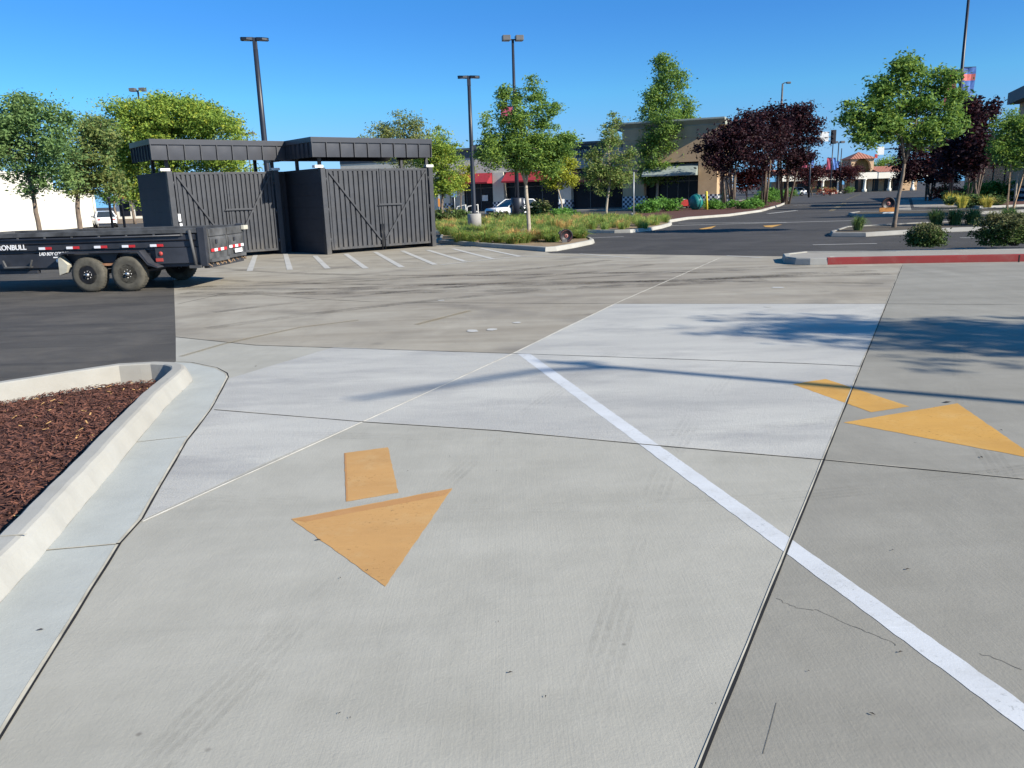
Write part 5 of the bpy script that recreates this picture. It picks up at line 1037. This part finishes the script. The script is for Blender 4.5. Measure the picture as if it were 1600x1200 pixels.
# ------------------------------------------------------------------ cars
def car(label, loc, rz, paint=M['car_white']):
    c = thing('parked_car', label, 'car', loc, rz, 'white cars in the parking bays')
    S = [(-2.15, .42, .72, .74), (-2.0, .3, .82, .84), (-1.2, .26, .88, .90), (-.2, .25, .92, .92), (.9, .25, .93, .92), (1.9, .3, .95, .88), (2.2, .42, .86, .78)]
    m = MB(); V = []
    for x, zb_, zs, hw in S: V += [(x, -hw*.94, zb_), (x, -hw, zb_+.2), (x, -hw*.98, zs-.12), (x, -hw*.88, zs), (x, hw*.88, zs), (x, hw*.98, zs-.12), (x, hw, zb_+.2), (x, hw*.94, zb_)]
    n = 8; F_ = [(i*n+j, i*n+j+1, (i+1)*n+j+1, (i+1)*n+j) for i in range(len(S)-1) for j in range(n-1)]+[tuple(range(n))[::-1], tuple((len(S)-1)*n+j for j in range(n))]
    m.add(V, F_, 0, True); bd = m.build('body', paint, c)
    roof = [(-1.05, .89, .84), (-.25, 1.42, .64), (.5, 1.47, .66), (1.45, 1.4, .62), (2.0, .93, .8)]
    g = MB(); Vg = []
    for x, z, hw in roof: Vg += [(x, -hw, z), (x, hw, z)]
    base = [(-1.05, .88), (-.25, .9), (.5, .9), (1.45, .92), (2.0, .92)]
    for x, z in base: Vg += [(x, -.86, z), (x, .86, z)]
    k = 10
    Fg = [(2*i, 2*i+1, 2*i+3, 2*i+2) for i in range(4)]+[(2*i, 2*i+2, k+2*i+2, k+2*i) for i in range(4)]+[(2*i+1, k+2*i+1, k+2*i+3, 2*i+3) for i in range(4)]
    g.add(Vg, Fg, 0); g.build('glasshouse', M['car_glass'], c)
    rf = MB().add([(x, s*hw*1.01, z+.015) for x, z, hw in roof[1:4] for s in (-1, 1)], [(0, 1, 3, 2), (2, 3, 5, 4)], 0, True)
    for s in (-1, 1):
        rf.bar((-1.05, s*.85, .9), (-.25, s*.65, 1.44), .06, .05); rf.bar((.5, s*.87, .9), (.5, s*.67, 1.47), .07, .05); rf.bar((2.0, s*.81, .93), (1.45, s*.63, 1.41), .1, .06); rf.bar((-.25, s*.65, 1.44), (1.45, s*.63, 1.41), .06, .05)
    rf.build('roof', paint, c)
    for x in (-1.35, 1.35):
        for s in (-1, 1):
            w_ = MB().lathe([(.19, -.1), (.31, -.1), (.33, -.07), (.33, .07), (.31, .1), (.19, .1)], (x, s*.83, .33), 'y', 24).build('wheel', M['plastic'], c)
            r_ = MB().lathe([(.19, s*.1), (.17, s*.07), (.05, s*.09), (0, s*.09)], (x, s*.83, .33), 'y', 18).build('rim', M['galv'], w_)
    for s in (-1, 1):
        MB().box(-2.14, -1.9, s*.62-.14, s*.62+.14, .62, .74).build('headlight', M['lens'], c, .03); MB().box(2.06, 2.21, s*.6-.12, s*.6+.12, .66, .8).build('tail_light', M['red_lens'], c, .02)
        MB().box(-.75, -.58, s*.98-.1, s*.98+.1, .92, 1.05).build('mirror', paint, c, .03)
    MB().box(-2.17, -2.1, -.5, .5, .45, .66).build('grille', M['plastic'], c)
    return c
car('white car parked nose left before the shops, half hidden by dark shrubs', (atd(792, 338, 63)[0]+.5, 63, 0), R(35))
c2 = copy_tree(bpy.data.objects['parked_car']); c2.location = (atd(163, 340, 75)[0], 75, 0); c2.rotation_euler = (0, 0, R(-60)); c2['label'] = 'white car seen past the end of the cream wall'
c3 = copy_tree(bpy.data.objects['parked_car']); c3.location = (atd(1238, 300, 142)[0], 142, 0); c3.rotation_euler = (0, 0, 0); c3['label'] = 'distant white car left of the small purple trees'

# ------------------------------------------------------------------ street furniture
def rail(label, px0, px1, py0, Y):
    a, b = atd(px0, py0, Y), atd(px1, py0-1, Y); t = MB(); x0_, w__, h_ = a[0], b[0]-a[0], .98
    t.tube([(0, 0, 0), (0, 0, h_-.1), (.08, 0, h_), (w__, .1, h_+.12), (w__, .1, 0)], .045, 8); t.tube([(0, 0, .5), (w__, .1, .58)], .03, 6)
    o = t.build('handrail', M['white_metal']); o.location = (x0_, Y, .0); tag(o, label, 'handrail', 'white ramp handrails')
rail('white ramp handrail on the left, below the blue parking sign', 714, 728, 334, 66); rail('white ramp handrail on the right, behind the lamp pole', 730, 747, 334, 65)
def signpost(name, label, px, pyb, Y, pyt, panel, mat, cat='sign'):
    x = atd(px, pyb, Y)[0]; z = atd(px, pyt, Y)[1]; t = thing(name, label, cat, (x, Y, 0))
    MB().tube([(0, 0, 0), (0, 0, z)], .035, 8).build('post', M['galv'], t)
    if panel: 
        w__, h_ = panel; p = MB().box(-w__/2, w__/2, -.06, -.04, z-h_, z).build('sign_panel', mat, t)
        if mat is M['sign_blue']: MB().box(-w__*.3, w__*.3, -.068, -.061, z-h_*.45, z-h_*.1).build('white_symbol', M['sign_white'], p)
signpost('parking_sign', 'blue and white parking sign before the red awning shop', 711, 335, 60, 294, (.42, .62), M['sign_blue'])
signpost('thin_post', 'thin grey post with a small camera on top before the tan tower', 990, 348, 49, 268, None, None, 'post')
xq = atd(990, 268, 49); t_ = bpy.data.objects['thin_post']; MB().box(-.05, .22, -.05, .05, xq[1]-.02, xq[1]+.1).build('camera_box', M['lamp_black'], t_, .02)
signpost('white_post', 'short white marker post with an orange band beside the yellowing tree', 687, 335, 52, 296, None, None, 'post'); MB().box(-.06, .06, -.07, -.04, 1.2, 1.7).build('orange_band', M['sign_orange'], bpy.data.objects['white_post'])
signpost('notice_sign', 'small dark notice sign on a post at the chequered pillar', 878, 330, 75, 311, (.5, .4), M['sign_white'])
xy = atd(1104.5, 337, 67); yb = MB().lathe([(.09, 0), (.09, 1.5), (.07, 1.56), (0, 1.58)], n=14).build('bollard', M['yellow']); yb.location = (xy[0], 67, .0); yb.rotation_euler = (0, R(-3), 0); tag(yb, 'yellow bollard leaning at the beige kerb', 'bollard')
tx = atd(1087, 333, 67.5); tl = thing('drum_tub', 'round teal plastic tub lying on the mulch left of the yellow bollard', 'tub', (tx[0], 67.5, .1), R(25))
MB().lathe([(0, -.42), (.45, -.4), (.6, -.25), (.64, 0), (.6, .25), (.45, .4), (0, .42)], (0, 0, .62), 'x', 22).build('tub_body', M['teal'], tl)
MB().lathe([(.66, -.07), (.68, -.05), (.68, .05), (.66, .07)], (0, 0, .62), 'x', 22).build('rim_band', M['teal'], tl)
# round tilted sign in the near island and its twin on the right
def round_sign(label, px, py, Y, r, ang, full):
    x, z = atd(px, py, Y); t = thing('round_sign', label, 'sign', (x, Y, 0), ang, 'round black signs with red emblem')
    d = MB().lathe([(0, -.03), (r*.86, -.03), (r*.88, -.05), (r, -.05), (r, .05), (0, .05)], (0, 0, z), 'y', 32).build('sign_disc', M['sign_black'], t)
    MB().lathe([(r*.8, -.036), (r*.83, -.036), (r*.83, -.031)], (0, 0, z), 'y', 32, cap=False).build('ring', M['emblem'], d)
    MB().lathe([(r*.13, -.044), (r*.27, -.044), (r*.29, -.031)], (0, 0, z), 'y', 20, cap=False).build('emblem', M['emblem'], d); MB().lathe([(0, -.05), (r*.12, -.05), (r*.12, -.043)], (0, 0, z), 'y', 14).build('emblem_core', M['sign_black'], d)
    if full:
        MB().box(-r*1.35, r*1.35, -.12, -.055, z-r*1.25, z-r*.62).build('orange_panel', M['sign_orange'], t); MB().box(-r*.85, r*.85, -.12, -.055, z-r*1.9, z-r*1.3).build('pale_panel', M['sign_white'], t); MB().prism([(-r*.8, z-r*1.9), (r*.8, z-r*1.9), (0, z-r*2.4)], 'y', -.1, -.04).build('point', M['sign_black'], t)
    else:
        MB().box(-r*.7, r*.05, -.1, -.055, z-r*.98, z-r*.5).build('base_block', M['lamp_grey'], t); MB().bar((-r*.7, 0, z+r*.72), (-r*1.1, -.03, z+r*.3), .06, .1).build('rim_lip', M['sign_black'], t)
    MB().bar((0, .08, 0), (0, .04, z), .08, .05).build('post', M['lamp_black'], t)
round_sign('round black sign with faded red emblem half sunk in the grass', 884.5, 368.5, 28.9, .235, R(8), False); round_sign('round black sign over an orange panel beside the leaning tree trunk', 1388, 318, 46.5, .36, R(-8), True)
# stakes of the right hand young tree
for px0, py0, px1, py1, lab in ((1573, 340, 1580, 250, 'timber stake on the left of the young tree'), (1580, 340, 1604, 255, 'slanted timber stake crossing the young tree trunk'), (1571, 338, 1575, 305, 'short timber stake at the kerb')):
    a = atd(px0, py0, 41.6); b_ = atd(px1, py1, 41.9); s = MB().bar((0, 0, -a[1]+.0), (b_[0]-a[0], .3, b_[1]-a[1]), .06, .06).build('tree_stake', M['wood']); s.location = (a[0], 41.6, a[1]); tag(s, lab, 'stake', 'timber tree stakes')
